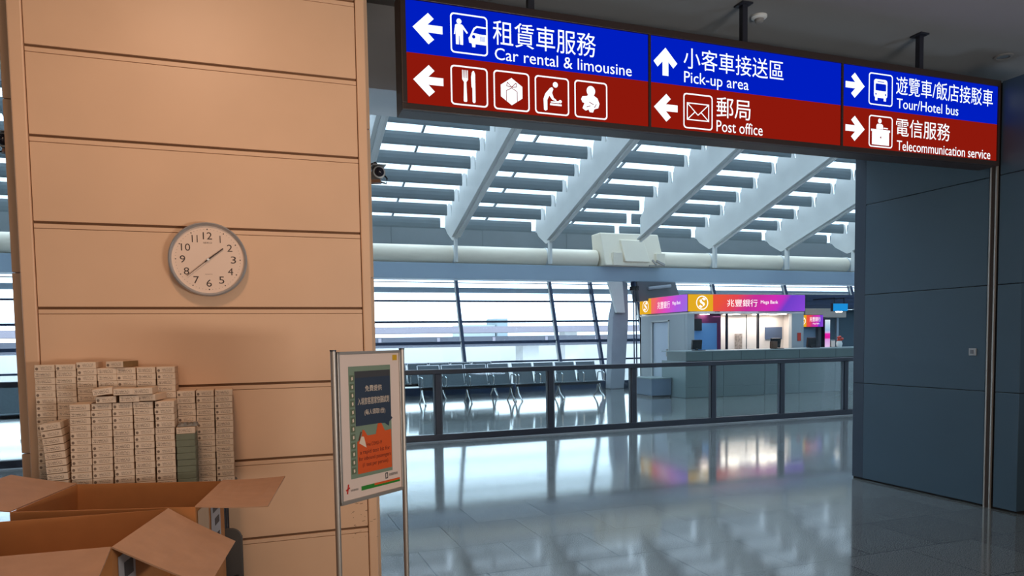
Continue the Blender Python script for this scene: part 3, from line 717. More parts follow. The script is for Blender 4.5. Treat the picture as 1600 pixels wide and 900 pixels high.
# ================================================================== OVERHEAD SIGN
sg = thing('direction_sign', (3.37, 4.36, 2.868), 'long lit blue and red overhead sign with white arrows and bilingual lettering', 'sign')
SX = [0.922, 2.562, 4.202, 5.838]
g = G()
g.box(0.892, 5.858, 4.30, 4.46, 2.868, 3.556)
g.build('housing', M['sframe'], sg, bevel=0.004)
g = G(); g.box(0.892, 5.858, 4.275, 4.30, 3.508, 3.556); g.box(0.892, 5.858, 4.275, 4.30, 2.868, 2.906); g.box(0.892, 0.922, 4.275, 4.30, 2.906, 3.508); g.box(5.838, 5.858, 4.275, 4.30, 2.906, 3.508)
g.build('frame', M['sframe'], sg, bevel=0.003)
for x in (2.553, 4.193): G().box(x, x+0.018, 4.278, 4.30, 2.906, 3.508).build('divider', M['sframe'], sg)
for a, b in zip(SX, SX[1:]):
    G().box(a+0.004, b-0.004, 4.287, 4.30, 3.204, 3.507).build('blue_panel', M['sblue'], sg)
    G().box(a+0.004, b-0.004, 4.287, 4.30, 2.907, 3.204).build('red_panel', M['sred'], sg)
for x in (1.755, 3.398, 5.088):
    G().box(x-0.021, x+0.021, 4.37, 4.41, 3.55, 3.868).build('hanger', M['dark'], sg)
    G().box(x-0.045, x+0.045, 4.34, 4.44, 3.858, 3.87).build('hanger_plate', M['dark'], sg)
PLN = Plane((0, 4.287, 0), (1, 0, 0), (0, 0, 1))
ARW = [(0, .5), (.52, 1.0), (.71, .83), (.50, .625), (1, .625), (1, .375), (.50, .375), (.71, .17), (.52, 0)]
def arrow(x, y, w, d):
    pts = ARW if d == 'L' else [(1-a, b) for a, b in ARW] if d == 'R' else [(b, 1-a) for a, b in ARW]
    shape(g := G(), PLN, pts, x, y, w, w, 0.003); return g.build('arrow', M['swhite'], sg, flip=False)
arrow(0.963, 3.262, 0.182, 'L'); arrow(0.960, 2.957, 0.184, 'L'); arrow(2.594, 3.255, 0.184, 'U'); arrow(2.596, 2.952, 0.184, 'L')
arrow(4.235, 3.270, 0.184, 'R'); arrow(4.238, 2.952, 0.186, 'R')
def words(zh, zr, en, er, cap='T'):
    g = G(); letter(g, PLN, zh, *zr, z=0.003); g.build('lettering', M['swhite'], sg, flip=False)
    g = G(); letter(g, PLN, en, *er, z=0.003, cap=cap); g.build('lettering', M['swhite'], sg, flip=False)
words('租賃車服務', (1.464, 2.166, 3.312, 3.462), 'Car rental & limousine', (1.474, 2.428, 3.222, 3.294), 'C')
words('小客車接送區', (2.828, 3.664, 3.322, 3.462), 'Pick-up area', (2.832, 3.362, 3.228, 3.302), 'P')
words('郵局', (3.094, 3.378, 3.018, 3.158), 'Post office', (3.094, 3.484, 2.922, 2.998), 'P')
words('遊覽車/飯店接駁車', (4.732, 5.776, 3.338, 3.476), 'Tour/Hotel bus', (4.741, 5.392, 3.234, 3.308), 'H')
words('電信服務', (4.738, 5.305, 3.024, 3.160), 'Telecommunication service', (4.748, 5.761, 2.916, 2.990), 'T')
def icon(x, y, fn, w=0.236):
    g = G(); icon_frame(g, PLN, x, x+w, y, y+w); fn(g, x, y, w); return g.build('pictogram', [M['swhite'], M['sblue'], M['sred']], sg, flip=False)
Z1, Z2 = 0.003, 0.0045
def S(g, x, y, w, pts, mi=0, z=Z1): shape(g, PLN, pts, x, y, w, w, z, mi)
def D(g, x, y, w, cx, cy, r, mi=0, z=Z1, ry=None): disc(g, PLN, x+cx*w, y+cy*w, r*w, z, mi, 20, ry and ry*w)
def car_icon(g, x, y, w):
    D(g, x, y, w, .235, .80, .068)
    S(g, x, y, w, [(.13, .70), (.17, .73), (.31, .73), (.345, .70), (.47, .54), (.44, .51), (.34, .62), (.335, .22), (.255, .22), (.245, .44), (.232, .44), (.225, .22), (.145, .22), (.14, .62), (.13, .47), (.095, .47)])
    S(g, x, y, w, [(.52, .47), (.56, .56), (.62, .68), (.70, .74), (.96, .74), (.96, .70), (.72, .70), (.66, .66), (.605, .56), (.80, .54), (.96, .54), (.96, .28), (.67, .28), (.66, .20), (.58, .20), (.565, .29), (.50, .30), (.48, .42)])
    D(g, x, y, w, .62, .46, .045, 1, Z2)
    for k in range(4): S(g, x, y, w, [(.80+k*.035, .36), (.815+k*.035, .36), (.815+k*.035, .49), (.80+k*.035, .49)], 1, Z2)
icon(1.193, 3.232, car_icon)
def fork_icon(g, x, y, w):
    S(g, x, y, w, [(.31, .90), (.33, .90), (.335, .70), (.35, .70), (.355, .90), (.375, .90), (.38, .70), (.395, .70), (.40, .90), (.42, .90), (.425, .70), (.44, .70), (.445, .90), (.465, .90), (.465, .66), (.42, .60), (.435, .12), (.415, .10), (.36, .10), (.34, .12), (.355, .60), (.31, .66)])
    S(g, x, y, w, [(.57, .86), (.60, .90), (.63, .90), (.66, .82), (.66, .12), (.64, .09), (.60, .09), (.58, .12), (.58, .46), (.555, .50), (.55, .74)])
icon(1.189, 2.924, fork_icon)
def gift_icon(g, x, y, w):
    S(g, x, y, w, [(.20, .64), (.50, .84), (.80, .64), (.80, .34), (.50, .14), (.20, .34)])
    for a, b in (((.35, .50), (.35, .24)), ((.65, .50), (.65, .24)), ((.35, .50), (.50, .58)), ((.65, .50), (.50, .58)), ((.50, .60), (.38, .72)), ((.50, .60), (.62, .72)), ((.50, .60), (.36, .62)), ((.50, .60), (.64, .62)), ((.38, .72), (.36, .62)), ((.62, .72), (.64, .62))):
        dx, dy = b[0]-a[0], b[1]-a[1]; L = math.hypot(dx, dy); nx, ny = -dy/L*.009, dx/L*.009
        S(g, x, y, w, [(a[0]+nx, a[1]+ny), (b[0]+nx, b[1]+ny), (b[0]-nx, b[1]-ny), (a[0]-nx, a[1]-ny)], 2, Z2)
icon(1.462, 2.922, gift_icon, 0.238)
def change_icon(g, x, y, w):
    D(g, x, y, w, .60, .80, .075)
    S(g, x, y, w, [(.50, .73), (.44, .70), (.30, .54), (.25, .40), (.26, .12), (.30, .09), (.36, .12), (.36, .38), (.42, .50), (.50, .40), (.62, .36), (.63, .40), (.55, .45), (.50, .58), (.54, .68)])
    S(g, x, y, w, [(.44, .30), (.78, .30), (.78, .25), (.44, .25)])
    S(g, x, y, w, [(.46, .32), (.70, .32), (.70, .38), (.60, .36), (.46, .35)]); D(g, x, y, w, .74, .37, .045)
icon(1.736, 2.922, change_icon)
def baby_icon(g, x, y, w):
    D(g, x, y, w, .50, .74, .13, 0, Z1, .14)
    S(g, x, y, w, [(.42, .64), (.38, .60), (.24, .58), (.20, .50), (.24, .42), (.30, .40), (.24, .26), (.34, .20), (.42, .24), (.46, .17), (.56, .17), (.60, .26), (.72, .30), (.76, .42), (.70, .56), (.60, .62), (.56, .66)])
    D(g, x, y, w, .33, .50, .075, 0, Z1)
    for a, b in (((.44, .44), (.58, .38)), ((.36, .30), (.48, .34)), ((.60, .30), (.66, .40))):
        dx, dy = b[0]-a[0], b[1]-a[1]; L = math.hypot(dx, dy); nx, ny = -dy/L*.010, dx/L*.010
        S(g, x, y, w, [(a[0]+nx, a[1]+ny), (b[0]+nx, b[1]+ny), (b[0]-nx, b[1]-ny), (a[0]-nx, a[1]-ny)], 2, Z2)
icon(2.010, 2.922, baby_icon)
def mail_icon(g, x, y, w):
    a = [(.12, .24), (.88, .24), (.88, .74), (.12, .74)]; b = [(.15, .27), (.85, .27), (.85, .71), (.15, .71)]
    ring(g, PLN, [(x+p*w, y+q*w) for p, q in a], [(x+p*w, y+q*w) for p, q in b], Z1)
    for p, q in (((.14, .72), (.50, .40)), ((.86, .72), (.50, .40)), ((.14, .26), (.40, .49)), ((.86, .26), (.60, .49))):
        dx, dy = q[0]-p[0], q[1]-p[1]; L = math.hypot(dx, dy); nx, ny = -dy/L*.014, dx/L*.014
        S(g, x, y, w, [(p[0]+nx, p[1]+ny), (q[0]+nx, q[1]+ny), (q[0]-nx, q[1]-ny), (p[0]-nx, p[1]-ny)])
icon(2.825, 2.922, mail_icon)
def bus_icon(g, x, y, w):
    g.face([PLN.p(x+a*w, y+b*w, Z1) for a, b in rrect(.22, .78, .24, .82, .09)])
    S(g, x, y, w, [(.27, .24), (.27, .15), (.37, .15), (.37, .24)]); S(g, x, y, w, [(.63, .24), (.63, .15), (.73, .15), (.73, .24)])
    g.face([PLN.p(x+a*w, y+b*w, Z2) for a, b in rrect(.28, .72, .46, .68, .03)], 1)
    S(g, x, y, w, [(.36, .73), (.64, .73), (.64, .755), (.36, .755)], 1, Z2)
    D(g, x, y, w, .30, .35, .03, 1, Z2); D(g, x, y, w, .70, .35, .03, 1, Z2)
icon(4.458, 3.236, bus_icon, 0.238)
def desk_icon(g, x, y, w):
    D(g, x, y, w, .46, .84, .075)
    S(g, x, y, w, [(.32, .58), (.32, .70), (.37, .745), (.55, .745), (.60, .70), (.60, .58)])
    S(g, x, y, w, [(.10, .57), (.90, .57), (.90, .50), (.10, .50)]); S(g, x, y, w, [(.14, .50), (.86, .50), (.86, .08), (.14, .08)])
    S(g, x, y, w, [(.62, .60), (.80, .60), (.80, .64), (.62, .64)])
    S(g, x, y, w, [(.47, .33), (.51, .36), (.53, .30), (.49, .28)], 2, Z2)
icon(4.464, 2.922, desk_icon, 0.237)

# ------------------------------------------------------------------ ceiling fittings
t = thing('smoke_detector', (3.634, 4.514, 3.87), 'small round white smoke detector on the ceiling beside a sign hanger', 'smoke detector')
mt = Matrix.Translation((3.634, 4.514, 3.87)) @ Matrix.Rotation(PI, 4, 'X')
G().lathe([(0.0, 0.0), (0.058, 0.0), (0.058, 0.012), (0.05, 0.02), (0.036, 0.024), (0.0, 0.024)], mt, 24).build('base', M['white'], t, smooth=True)
G().lathe([(0.0, 0.024), (0.034, 0.024), (0.030, 0.042), (0.018, 0.05), (0.0, 0.05)], mt, 24).build('sensor_head', M['ceil'], t, smooth=True)
t = thing('downlight', (6.183, 4.50, 3.87), 'small unlit recessed downlight in the ceiling at the right', 'downlight')
mt = Matrix.Translation((6.183, 4.50, 3.87)) @ Matrix.Rotation(PI, 4, 'X')
G().lathe([(0.05, 0.001), (0.075, 0.0), (0.075, 0.008), (0.052, 0.010), (0.05, 0.001)], mt, 24).build('trim_ring', M['ceil'], t, smooth=True)
G().lathe([(0.0, 0.002), (0.05, 0.002), (0.05, 0.006), (0.0, 0.006)], mt, 24).build('lamp_recess', M['screen'], t)

# ------------------------------------------------------------------ security cameras on the pillar
def pillar_camera(x, y, z, side, label):
    t = thing('security_camera', (x, y, z), label, 'security camera')
    G().bar((x-0.075*side, y+0.05, z-0.055), (x+0.012*side, y+0.02, z-0.052), 0.05, 0.018).build('shelf_bracket', M['rust'], t)
    mt = Matrix.Translation((x, y, z)) @ Matrix.Rotation(PI/2, 4, 'X')
    G().lathe([(0.0, -0.16), (0.034, -0.16), (0.038, -0.14), (0.038, -0.01), (0.036, 0.0), (0.031, 0.002), (0.0, 0.002)], mt, 24).build('housing', M['camgrey'], t, smooth=True)
    G().lathe([(0.0, 0.022), (0.014, 0.019), (0.025, 0.010), (0.029, 0.002), (0.0, 0.002)], mt, 20).build('lens_dome', M['lens'], t, smooth=True)
    G().box(x-0.04, x+0.04, y-0.02, y+0.15, z+0.038, z+0.043).build('sun_hood', M['camgrey'], t, bevel=0.002)
    g = G(); g.tube([(x-0.06*side, y+0.06, z-0.02), (x-0.045*side, y+0.04, z+0.05), (x-0.015*side, y+0.03, z+0.062), (x+0.0*side, y+0.03, z+0.04)], 0.006, 8)
    g.tube([(x+0.03*side, y+0.02, z-0.01), (x+0.052*side, y+0.03, z-0.03), (x+0.045*side, y+0.03, z-0.06), (x+0.01*side, y+0.02, z-0.055)], 0.005, 8)
    g.build('cable', M['screen'], t, smooth=True)
pillar_camera(0.758, 4.36, 2.51, 1, 'grey bullet security camera bracketed off the right side of the pillar')
pillar_camera(-1.145, 4.36, 2.55, -1, 'dark security camera at the left side of the pillar, at the picture edge')

# ------------------------------------------------------------------ wall clock
CKX, CKY, CKZ, CKR = -0.191, 4.107, 1.938, 0.190
ck = thing('wall_clock', (CKX, CKY, CKZ), 'round silver rimmed wall clock showing about one thirty-eight', 'clock')
mt = Matrix.Translation((CKX, CKY, CKZ)) @ Matrix.Rotation(PI/2, 4, 'X')   # local z towards the camera
G().lathe([(0.0, 0.0), (CKR-0.006, 0.0), (CKR-0.004, 0.028), (CKR-0.02, 0.03), (0.0, 0.03)], mt, 64).build('back_case', M['steel'], ck, smooth=True)
G().lathe([(CKR-0.017, 0.030), (CKR-0.014, 0.042), (CKR-0.006, 0.048), (CKR, 0.043), (CKR+0.001, 0.028), (CKR-0.004, 0.018)], mt, 64).build('rim', M['clockrim'], ck, smooth=True)
dial = Plane((CKX, CKY-0.0305, CKZ), (1, 0, 0), (0, 0, 1))
g = G(); disc(g, dial, 0, 0, CKR-0.0165, 0.0005, 0, 64); g.build('dial', M['clockface'], ck, flip=False)
for h in range(1, 13):
    a = math.radians(90-30*h); w = 0.044 if h > 9 else 0.026
    if h == 11: w = 0.028
    x, y = 0.122*math.cos(a), 0.122*math.sin(a)
    g = G(); letter(g, dial, str(h), x-(w/2 if h != 1 else 0.0022), x+(w/2 if h != 1 else 0.0022), y-0.0185, y+0.0185, 0.001); g.build('numeral', M['numeral'], ck, flip=False)
g = G()
for m_ in range(60):
    a = math.radians(6*m_); big = m_ % 5 == 0
    c, s_ = math.cos(a), math.sin(a); r0, r1, hw = (0.152, 0.158, 0.0026) if big else (0.154, 0.157, 0.0008)
    g.face([dial.p(c*r0-s_*hw, s_*r0+c*hw, 0.001), dial.p(c*r0+s_*hw, s_*r0-c*hw, 0.001), dial.p(c*r1+s_*hw, s_*r1-c*hw, 0.001), dial.p(c*r1-s_*hw, s_*r1+c*hw, 0.001)])
g.build('minute_marks', M['numeral'], ck, flip=False)
g = G(); letter(g, dial, 'SEIKO', -0.021, 0.021, 0.082, 0.090, 0.001); g.build('dial_lettering', M['numeral'], ck, flip=False); g = G(); letter(g, dial, 'QUARTZ', -0.018, 0.018, -0.078, -0.074, 0.001); g.build('dial_lettering', M['numeral'], ck, flip=False)
def hand(name, ang, L, w0, w1, z, tail=0.02):
    a = math.radians(90-ang); c, s_ = math.cos(a), math.sin(a); g = G()
    pts = [(-tail, w0), (0, w0), (L, w1), (L, -w1), (0, -w0), (-tail, -w0)]
    g.extrude([dial.p(c*p-s_*q, s_*p+c*q, z) for p, q in pts], dial.n*0.0015); return g.build(name, M['numeral'], ck)
hand('hour_hand', 52, 0.094, 0.0034, 0.0026, 0.005); hand('minute_hand', 230, 0.136, 0.0018, 0.0012, 0.008)
G().lathe([(0.0, 0.041), (0.006, 0.041), (0.006, 0.034), (0.0, 0.034)], mt, 16).build('hand_cap', M['chrome'], ck)

# ------------------------------------------------------------------ poster stand
PA, PB = Vector((0.309, 2.945, 0)), Vector((0.633, 3.185, 0))
pr = (PB-PA).normalized(); PWD = (PB-PA).length
ps = thing('poster_stand', ((PA+PB)/2)[:], 'silver poster stand holding a framed orange and navy notice', 'poster stand')
PP = Plane(PA, pr, (0, 0, 1))
for x in (0.0, PWD):
    G().tube([PP.p(x, 0.03, 0), PP.p(x, 1.462, 0)], 0.0115, 14).build('pole', M['steel'], ps, smooth=True)
    G().bar(PP.p(x, 0.018, -0.2), PP.p(x, 0.018, 0.2), 0.04, 0.03).build('foot', M['dark'], ps, bevel=0.006)
    G().tube([PP.p(x, 1.462, 0), PP.p(x, 1.468, 0)], 0.013, 14).build('pole_cap', M['dark'], ps)
PU0, PU1, PV0, PV1 = 0.014, PWD-0.014, 0.834, 1.460
g = G()
for a, b, c, d in ((PU0, PU1, PV1-0.012, PV1), (PU0, PU1, PV0, PV0+0.016), (PU0, PU0+0.012, PV0, PV1), (PU1-0.012, PU1, PV0, PV1)):
    g.hexa([PP.p(a, c, -0.012), PP.p(b, c, -0.012), PP.p(b, d, -0.012), PP.p(a, d, -0.012), PP.p(a, c, 0.010), PP.p(b, c, 0.010), PP.p(b, d, 0.010), PP.p(a, d, 0.010)])
g.build('frame', M['steel'], ps, bevel=0.002)
a, b, c, d = PU0+0.011, PU1-0.011, PV0+0.015, PV1-0.011
po = G().hexa([PP.p(a, c, -0.006), PP.p(b, c, -0.006), PP.p(b, d, -0.006), PP.p(a, d, -0.006), PP.p(a, c, 0.004), PP.p(b, c, 0.004), PP.p(b, d, 0.004), PP.p(a, d, 0.004)]).build('poster', M['poster'], ps)
PW_, PH_ = b-a, d-c
def PX(u, v_): return a+u*PW_, d-v_*PH_
def pshape(name, pts, m, z): 
    g = G(); g.face([PP.p(*PX(u, v_), z) for u, v_ in pts]); return g.build(name, M[m], po, flip=False)
def ptext(name, body, u0, u1, v1, v0, m, z, cap=None):
    x0, y0 = PX(u0, v1); x1, y1 = PX(u1, v0); g = G(); letter(g, PP, body, x0, x1, y0, y1, z, 0, cap); return g.build(name, M[m], po, flip=False)
pshape('artwork_ground', [(.14, .86), (.84, .86), (.84, .085), (.14, .085)], 'pgreen', 0.0046)
g = G()
for k in range(12):
    v0 = .145+k*.058
    g.face([PP.p(*PX(u, v_), 0.0052) for u, v_ in ((.155, v0+.045), (.225, v0+.045), (.225, v0), (.155, v0))])
g.build('side_tiles', M['pgreen2'], po, flip=False)
g = G()
for k in range(12):
    v0 = .155+k*.058
    g.face([PP.p(*PX(u, v_), 0.0056) for u, v_ in ((.185, v0+.026), (.208, v0+.022), (.205, v0), (.182, v0+.004))])
g.build('side_marks', M['pcream'], po, flip=False)
pshape('navy_bubble', [(.235, .50), (.60, .50), (.72, .505), (.79, .53), (.80, .50), (.86, .475), (.835, .46), (.83, .12), (.235, .12)], 'pnavy', 0.0054)
pshape('navy_bar', [(.235, .165), (.83, .165), (.83, .12), (.235, .12)], 'print', 0.0057)
pshape('orange_bubble', [(.25, .835), (.83, .835), (.83, .555), (.72, .56), (.66, .50), (.60, .50), (.56, .575), (.42, .575), (.37, .535), (.34, .53), (.33, .565), (.29, .60), (.25, .61)], 'porange', 0.0054)
pshape('pale_flash', [(.28, .62), (.40, .66), (.36, .58), (.32, .575)], 'pcream', 0.0058)
pshape('dark_tick', [(.27, .60), (.285, .60), (.325, .545), (.31, .54)], 'pbrown', 0.0062)
ptext('lettering', '免費提供', .40, .68, .265, .222, 'pcream', 0.006)
ptext('lettering', '入境旅客居家快篩試劑', .275, .805, .355, .305, 'pcream', 0.006)
ptext('lettering', '(每人領取1份)', .38, .73, .435, .390, 'pcream', 0.006)
ptext('lettering', 'Free COVID-19', .40, .66, .650, .625, 'pbrown', 0.006, 'F')
ptext('lettering', 'a rapid test kit for', .29, .80, .700, .672, 'pbrown', 0.006, 'F')
ptext('lettering', 'for inbound passengers', .27, .81, .745, .718, 'pbrown', 0.006, 'F')
ptext('lettering', '(1 test per person)', .33, .76, .790, .763, 'pbrown', 0.006, 'F')
g = G()
for p, q in (((.055, .93), (.115, .915)), ((.075, .955), (.095, .89))):
    (x0, y0), (x1, y1) = PX(*p), PX(*q); g.bar(PP.p(x0, y0, 0.0052), PP.p(x1, y1, 0.0052), 0.006, 0.001, upv=PP.n)
g.build('red_mark', M['pred'], po)
g = G(); letter(g, PP, '衛生福利部疾病管制署', *[PX(u, .93)[0] for u in (.13, .25)], PX(0, .945)[1], PX(0, .93)[1], 0.0046); g.build('small_print', M['print'], po, flip=False)
pshape('colour_strip', [(.30, .955), (.52, .955), (.52, .925), (.30, .925)], 'pleaf', 0.0046)
pshape('colour_strip', [(.52, .940), (.97, .940), (.97, .925), (.52, .925)], 'porange', 0.0046)
pshape('colour_strip', [(.52, .955), (.97, .955), (.97, .940), (.52, .940)], 'pleaf', 0.0046)
pshape('corner_square', [(.885, .055), (.965, .055), (.965, .015), (.885, .015)], 'pgold', 0.0046)
g = G(); ring(g, PP, [PX(.71, .912), PX(.755, .912), PX(.755, .868), PX(.71, .868)], [PX(.722, .905), PX(.744, .905), PX(.744, .876), PX(.722, .876)], 0.0046); g.build('small_emblem', M['print'], po, flip=False)
g = G(); letter(g, PP, '桃園國際機場', *[PX(u, .93)[0] for u in (.775, .93)], PX(0, .898)[1], PX(0, .878)[1], 0.0046); g.build('small_print', M['print'], po, flip=False)

# ------------------------------------------------------------------ test kit cartons on an assumed table
TB = thing('assumed_table', (-0.55, 3.9, 0), 'assumed grey folding table under the kit cartons, mostly hidden by the open cardboard boxes', 'table')  # table is assumed, added to give the kit piles something to rest on
G().box(-1.00, -0.09, 3.70, 4.09, 0.762, 0.79).build('tabletop', M['tableplastic'], TB, bevel=0.01)
for x in (-0.94, -0.15):
    for y in (3.76, 4.04): G().tube([(x, y, 0), (x, y, 0.762)], 0.014, 10).build('leg', M['dark'], TB, smooth=True)
KW, KD, KH = 0.0825, 0.155, 0.0303
def kit_mesh(front, body, name):
    g = G(); g.box(-KW/2, KW/2, -KD/2, KD/2, 0, KH, 0, [1, 1, 0, 2 if name == 'e' else 1, 1, 2 if name == 'e' else 1])
    o = g.build('kit_carton', [M[front], M[body], M['kitend']], None, origin=(0, 0, 0)); bv = o.modifiers.new('bevel', 'BEVEL'); bv.width = 0.0014; bv.segments = 1
    COL.objects.unlink(o); return o
KA, KB, KG, KE = kit_mesh('kitA', 'kitplain', 'a'), kit_mesh('kitB', 'kitplain', 'b'), kit_mesh('kitgreen', 'kitgreen', 'g'), kit_mesh('kitA', 'kitplain', 'e')
def kit(x, y, z, label, group, src=None, rz=0.0, ry=0.0):
    o = (src or (KA if random.random() < 0.42 else KB)).copy(); COL.objects.link(o)
    o.location = (x, y, z); o.rotation_euler = (0, ry, rz); o['label'] = label; o['category'] = 'box'; o['group'] = group
    return o
def column(x0, x1, y, zb, n, pitch, where, group, src=None, names=None, top=None):
    """n cartons piled from zb up; x0 is the middle of the lowest, x1 of the topmost"""
    run = random.randint(0, 5)
    for k in range(n):
        t = k/max(1, n-1); s_ = src
        if s_ is None:
            run -= 1
            if run < 0: run = random.randint(2, 6); column.flag = not column.flag
            s_ = KA if column.flag else KB
        if top is not None and k == n-1: s_ = top
        what = 'grey-green kit carton' if s_ is KG else 'cream kit carton'
        kit(x0+(x1-x0)*t+random.uniform(-0.0012, 0.0012), y+random.uniform(-0.002, 0.002), zb+k*pitch, '%s, %s, %s' % (what, ORD[n-1-k], where), group, s_, random.uniform(-0.01, 0.01))
column.flag = True
GR = 'test kit cartons piled against the pillar'
YB = 3.93+KD/2
bx = [-0.9155, -0.829, -0.742, -0.655, -0.573, -0.487, -0.398]
column(-0.918, bx[0], YB, 0.7915, 20, 0.0311, 'leftmost back pile', GR)
column(-0.832, bx[1], YB, 0.7915, 20, 0.0311, 'second back pile from the left', GR)
hc = thing('added_support_carton', (-0.57, 4.0, 0.79), 'added unseen closed brown carton behind the front kit piles, carrying the taller back piles', 'cardboard box')  # unseen support, added so the upper back piles do not float
G().box(-0.784, -0.356, 3.935, 4.085, 0.7905, 1.172).build('body', M['card'], hc, bevel=0.003)
G().box(-0.784, -0.356, 3.995, 4.025, 1.172, 1.1728).build('tape', M['tape'], hc)
for k, n in zip(range(2, 7), (8, 7, 7, 7, 7)):
    column(bx[k], bx[k], YB, 1.1735, n, 0.0311, '%s back pile from the left' % NTH[k], GR)
for k, x in enumerate((-0.311, -0.2235, -0.137)):
    column(x-0.005, x, YB, 0.7915, 15, 0.03175, '%s low back pile from the right' % NTH[2-k], GR)
kit(bx[4]-0.025, YB-0.01, 1.1735+7*0.0311+0.001, 'single cream kit carton turned askew on top of the back piles, ochre end showing', GR, KE, -0.30)
YF_ = 3.76+KD/2
for k, (xb, xt) in enumerate(((-0.752, -0.744), (-0.666, -0.6575), (-0.5755, -0.571), (-0.487, -0.4835), (-0.398, -0.3935))):
    column(xb, xt, YF_, 0.7915, 14, 0.03155, '%s front pile from the left' % NTH[k+1], GR)
column(-0.3085, -0.3065, YF_, 0.7915, 10, 0.0311, 'partly grey-green front pile', GR, KG, top=KB)
# leaning pile at the left front
px_, pz_ = -0.842, 0.7915
for k in range(11):
    th = math.radians(0.75*k)
    kit(px_, YF_-0.012, pz_, 'cream kit carton, %s, in the leaning front pile at far left' % ORD[10-k], GR, KA if k in (0, 1, 9, 10) else KB, random.uniform(-0.01, 0.01), -th)
    px_ -= math.sin(th)*0.0315; pz_ += math.cos(th)*0.0315+0.0016
zt = 0.7915+14*0.03155+0.001
for x, dy, rz, dz, w_ in ((-0.6375, -0.01, 0.02, 0.0005, 'left'), (-0.5415, -0.012, 0.03, 0.0005, 'middle'), (-0.4525, -0.012, -0.22, 0.003, 'right, side showing')):
    kit(x, YF_+dy, zt+dz, 'loose cream kit carton, %s, lower row on the front piles' % w_, GR, KB if w_ == 'middle' else KA, rz)
for x, rz, w_, ry in ((-0.655, 0.14, 'left, tilted', -0.10), (-0.564, 0.03, 'middle', 0.0), (-0.4765, -0.05, 'right', -0.02)):
    kit(x, YF_-0.02, zt+0.0345+(0.004 if 'left' in w_ else 0), 'loose cream kit carton, %s, upper row on the front piles' % w_, GR, KB, rz, ry)
t = thing('kit_sleeve', (-0.31, 3.90, 1.1), 'crumpled grey wrapper on the grey-green kit pile', 'wrapper')
g = G()
for k in range(6):
    x = -0.345+k*0.014; g.hexa([(x, 3.78, 1.104), (x+0.02, 3.78, 1.104), (x+0.02, 3.88, 1.104), (x, 3.88, 1.104), (x+0.004, 3.79, 1.112+0.006*(k % 3)), (x+0.016, 3.79, 1.112+0.004*(k % 2)), (x+0.014, 3.87, 1.118), (x+0.002, 3.87, 1.112)])
g.build('wrapper', M['tableplastic'], t)

# ------------------------------------------------------------------ open cardboard cartons in front
TH = 0.005
def carton(name, c, z1, label, flaps):
    """c: rim corners back-left, back-right, front-right, front-left"""
    c = [Vector((x, y, 0)) for x, y in c]; ce = sum(c, Vector())/4
    t = thing(name, (ce.x, ce.y, 0), label, 'cardboard box', 'open cardboard boxes')
    ins = [p+(ce-p).normalized()*TH*1.4 for p in c]
    g = G(); up_ = Vector((0, 0, 1))
    for k in range(4):
        a, b, ai, bi = c[k], c[(k+1) % 4], ins[k], ins[(k+1) % 4]
        g.hexa([a, b, bi, ai, a+up_*z1, b+up_*z1, bi+up_*z1, ai+up_*z1])
    g.hexa([ins[0], ins[1], ins[2], ins[3]]+[p+up_*0.008 for p in ins])
    g.build('carton_body', M['cardbounce'], t)
    for nm, i, j, o1, o2 in flaps:
        a, b = c[i]+up_*(z1+0.001), c[j]+up_*(z1+0.001); p, q = Vector(o2), Vector(o1)
        g = G(); N = 6; n = (b-a).cross(q-a).normalized()
        if n.z < 0: n = -n
        rows = []
        for s_ in range(N+1):
            u = s_/N; sag = n*(0.012*math.sin(PI*u)*0.6)
            l = a+(q-a)*u-sag*0.5; r = b+(p-b)*u-sag*0.5; rows.append((l, r))
        for (l0, r0), (l1, r1) in zip(rows, rows[1:]):
            g.hexa([l0, r0, r1, l1, l0+n*TH, r0+n*TH, r1+n*TH, l1+n*TH])
        g.build('flap', M['cardbounce'] if o1[2] < z1-0.2 else M['card'], t)
    return t, c
ZA = 0.88
A_ = [(-0.752, 3.666), (-0.138, 3.468), (-0.218, 2.951), (-0.869, 3.147)]
ta, ca = carton('open_carton', A_, ZA, 'large open cardboard box standing farther back, its flap reaching right', [
    ('right', 1, 2, (0.129, 3.427, 0.885), (0.043, 2.911, 0.866)),
    ('left', 0, 3, (-0.991, 3.629, 0.945), (-1.108, 3.110, 0.945)),
    ('back', 0, 1, (-0.760, 3.640, 0.64), (-0.146, 3.444, 0.64)),
    ('front', 3, 2, (-0.862, 3.172, 0.62), (-0.212, 2.974, 0.62))])
B_ = [(-1.000, 2.998), (-0.314, 2.959), (-0.421, 2.456), (-1.107, 2.492)]
tb, cb_ = carton('open_carton', B_, ZA, 'large open cardboard box nearest the camera, at the bottom left', [
    ('right', 1, 2, (-0.081, 2.909, 0.742), (-0.150, 2.395, 0.742)),
    ('front', 3, 2, (-1.105, 2.20, 0.84), (-0.421, 2.165, 0.84)),
    ('back', 0, 1, (-1.002, 2.972, 0.62), (-0.318, 2.935, 0.62)),
    ('left', 0, 3, (-1.26, 3.02, 0.90), (-1.367, 2.51, 0.90))])
def side_sheet(name, parent, p, q, u0, u1, z0, z1, m, off=0.002):
    """a sheet stuck on the outside of a carton wall running p to q"""
    p, q = Vector(p).to_3d(), Vector(q).to_3d(); d = (q-p); n = Vector((d.y, -d.x, 0)).normalized()
    if n.x < 0: n = -n
    a, b = p+d*u0+n*off, p+d*u1+n*off
    g = G(); g.hexa([a+Vector((0, 0, z0)), b+Vector((0, 0, z0)), b+Vector((0, 0, z1)), a+Vector((0, 0, z1)), a+n*0.001+Vector((0, 0, z0)), b+n*0.001+Vector((0, 0, z0)), b+n*0.001+Vector((0, 0, z1)), a+n*0.001+Vector((0, 0, z1))])
    return g.build(name, M[m], parent)
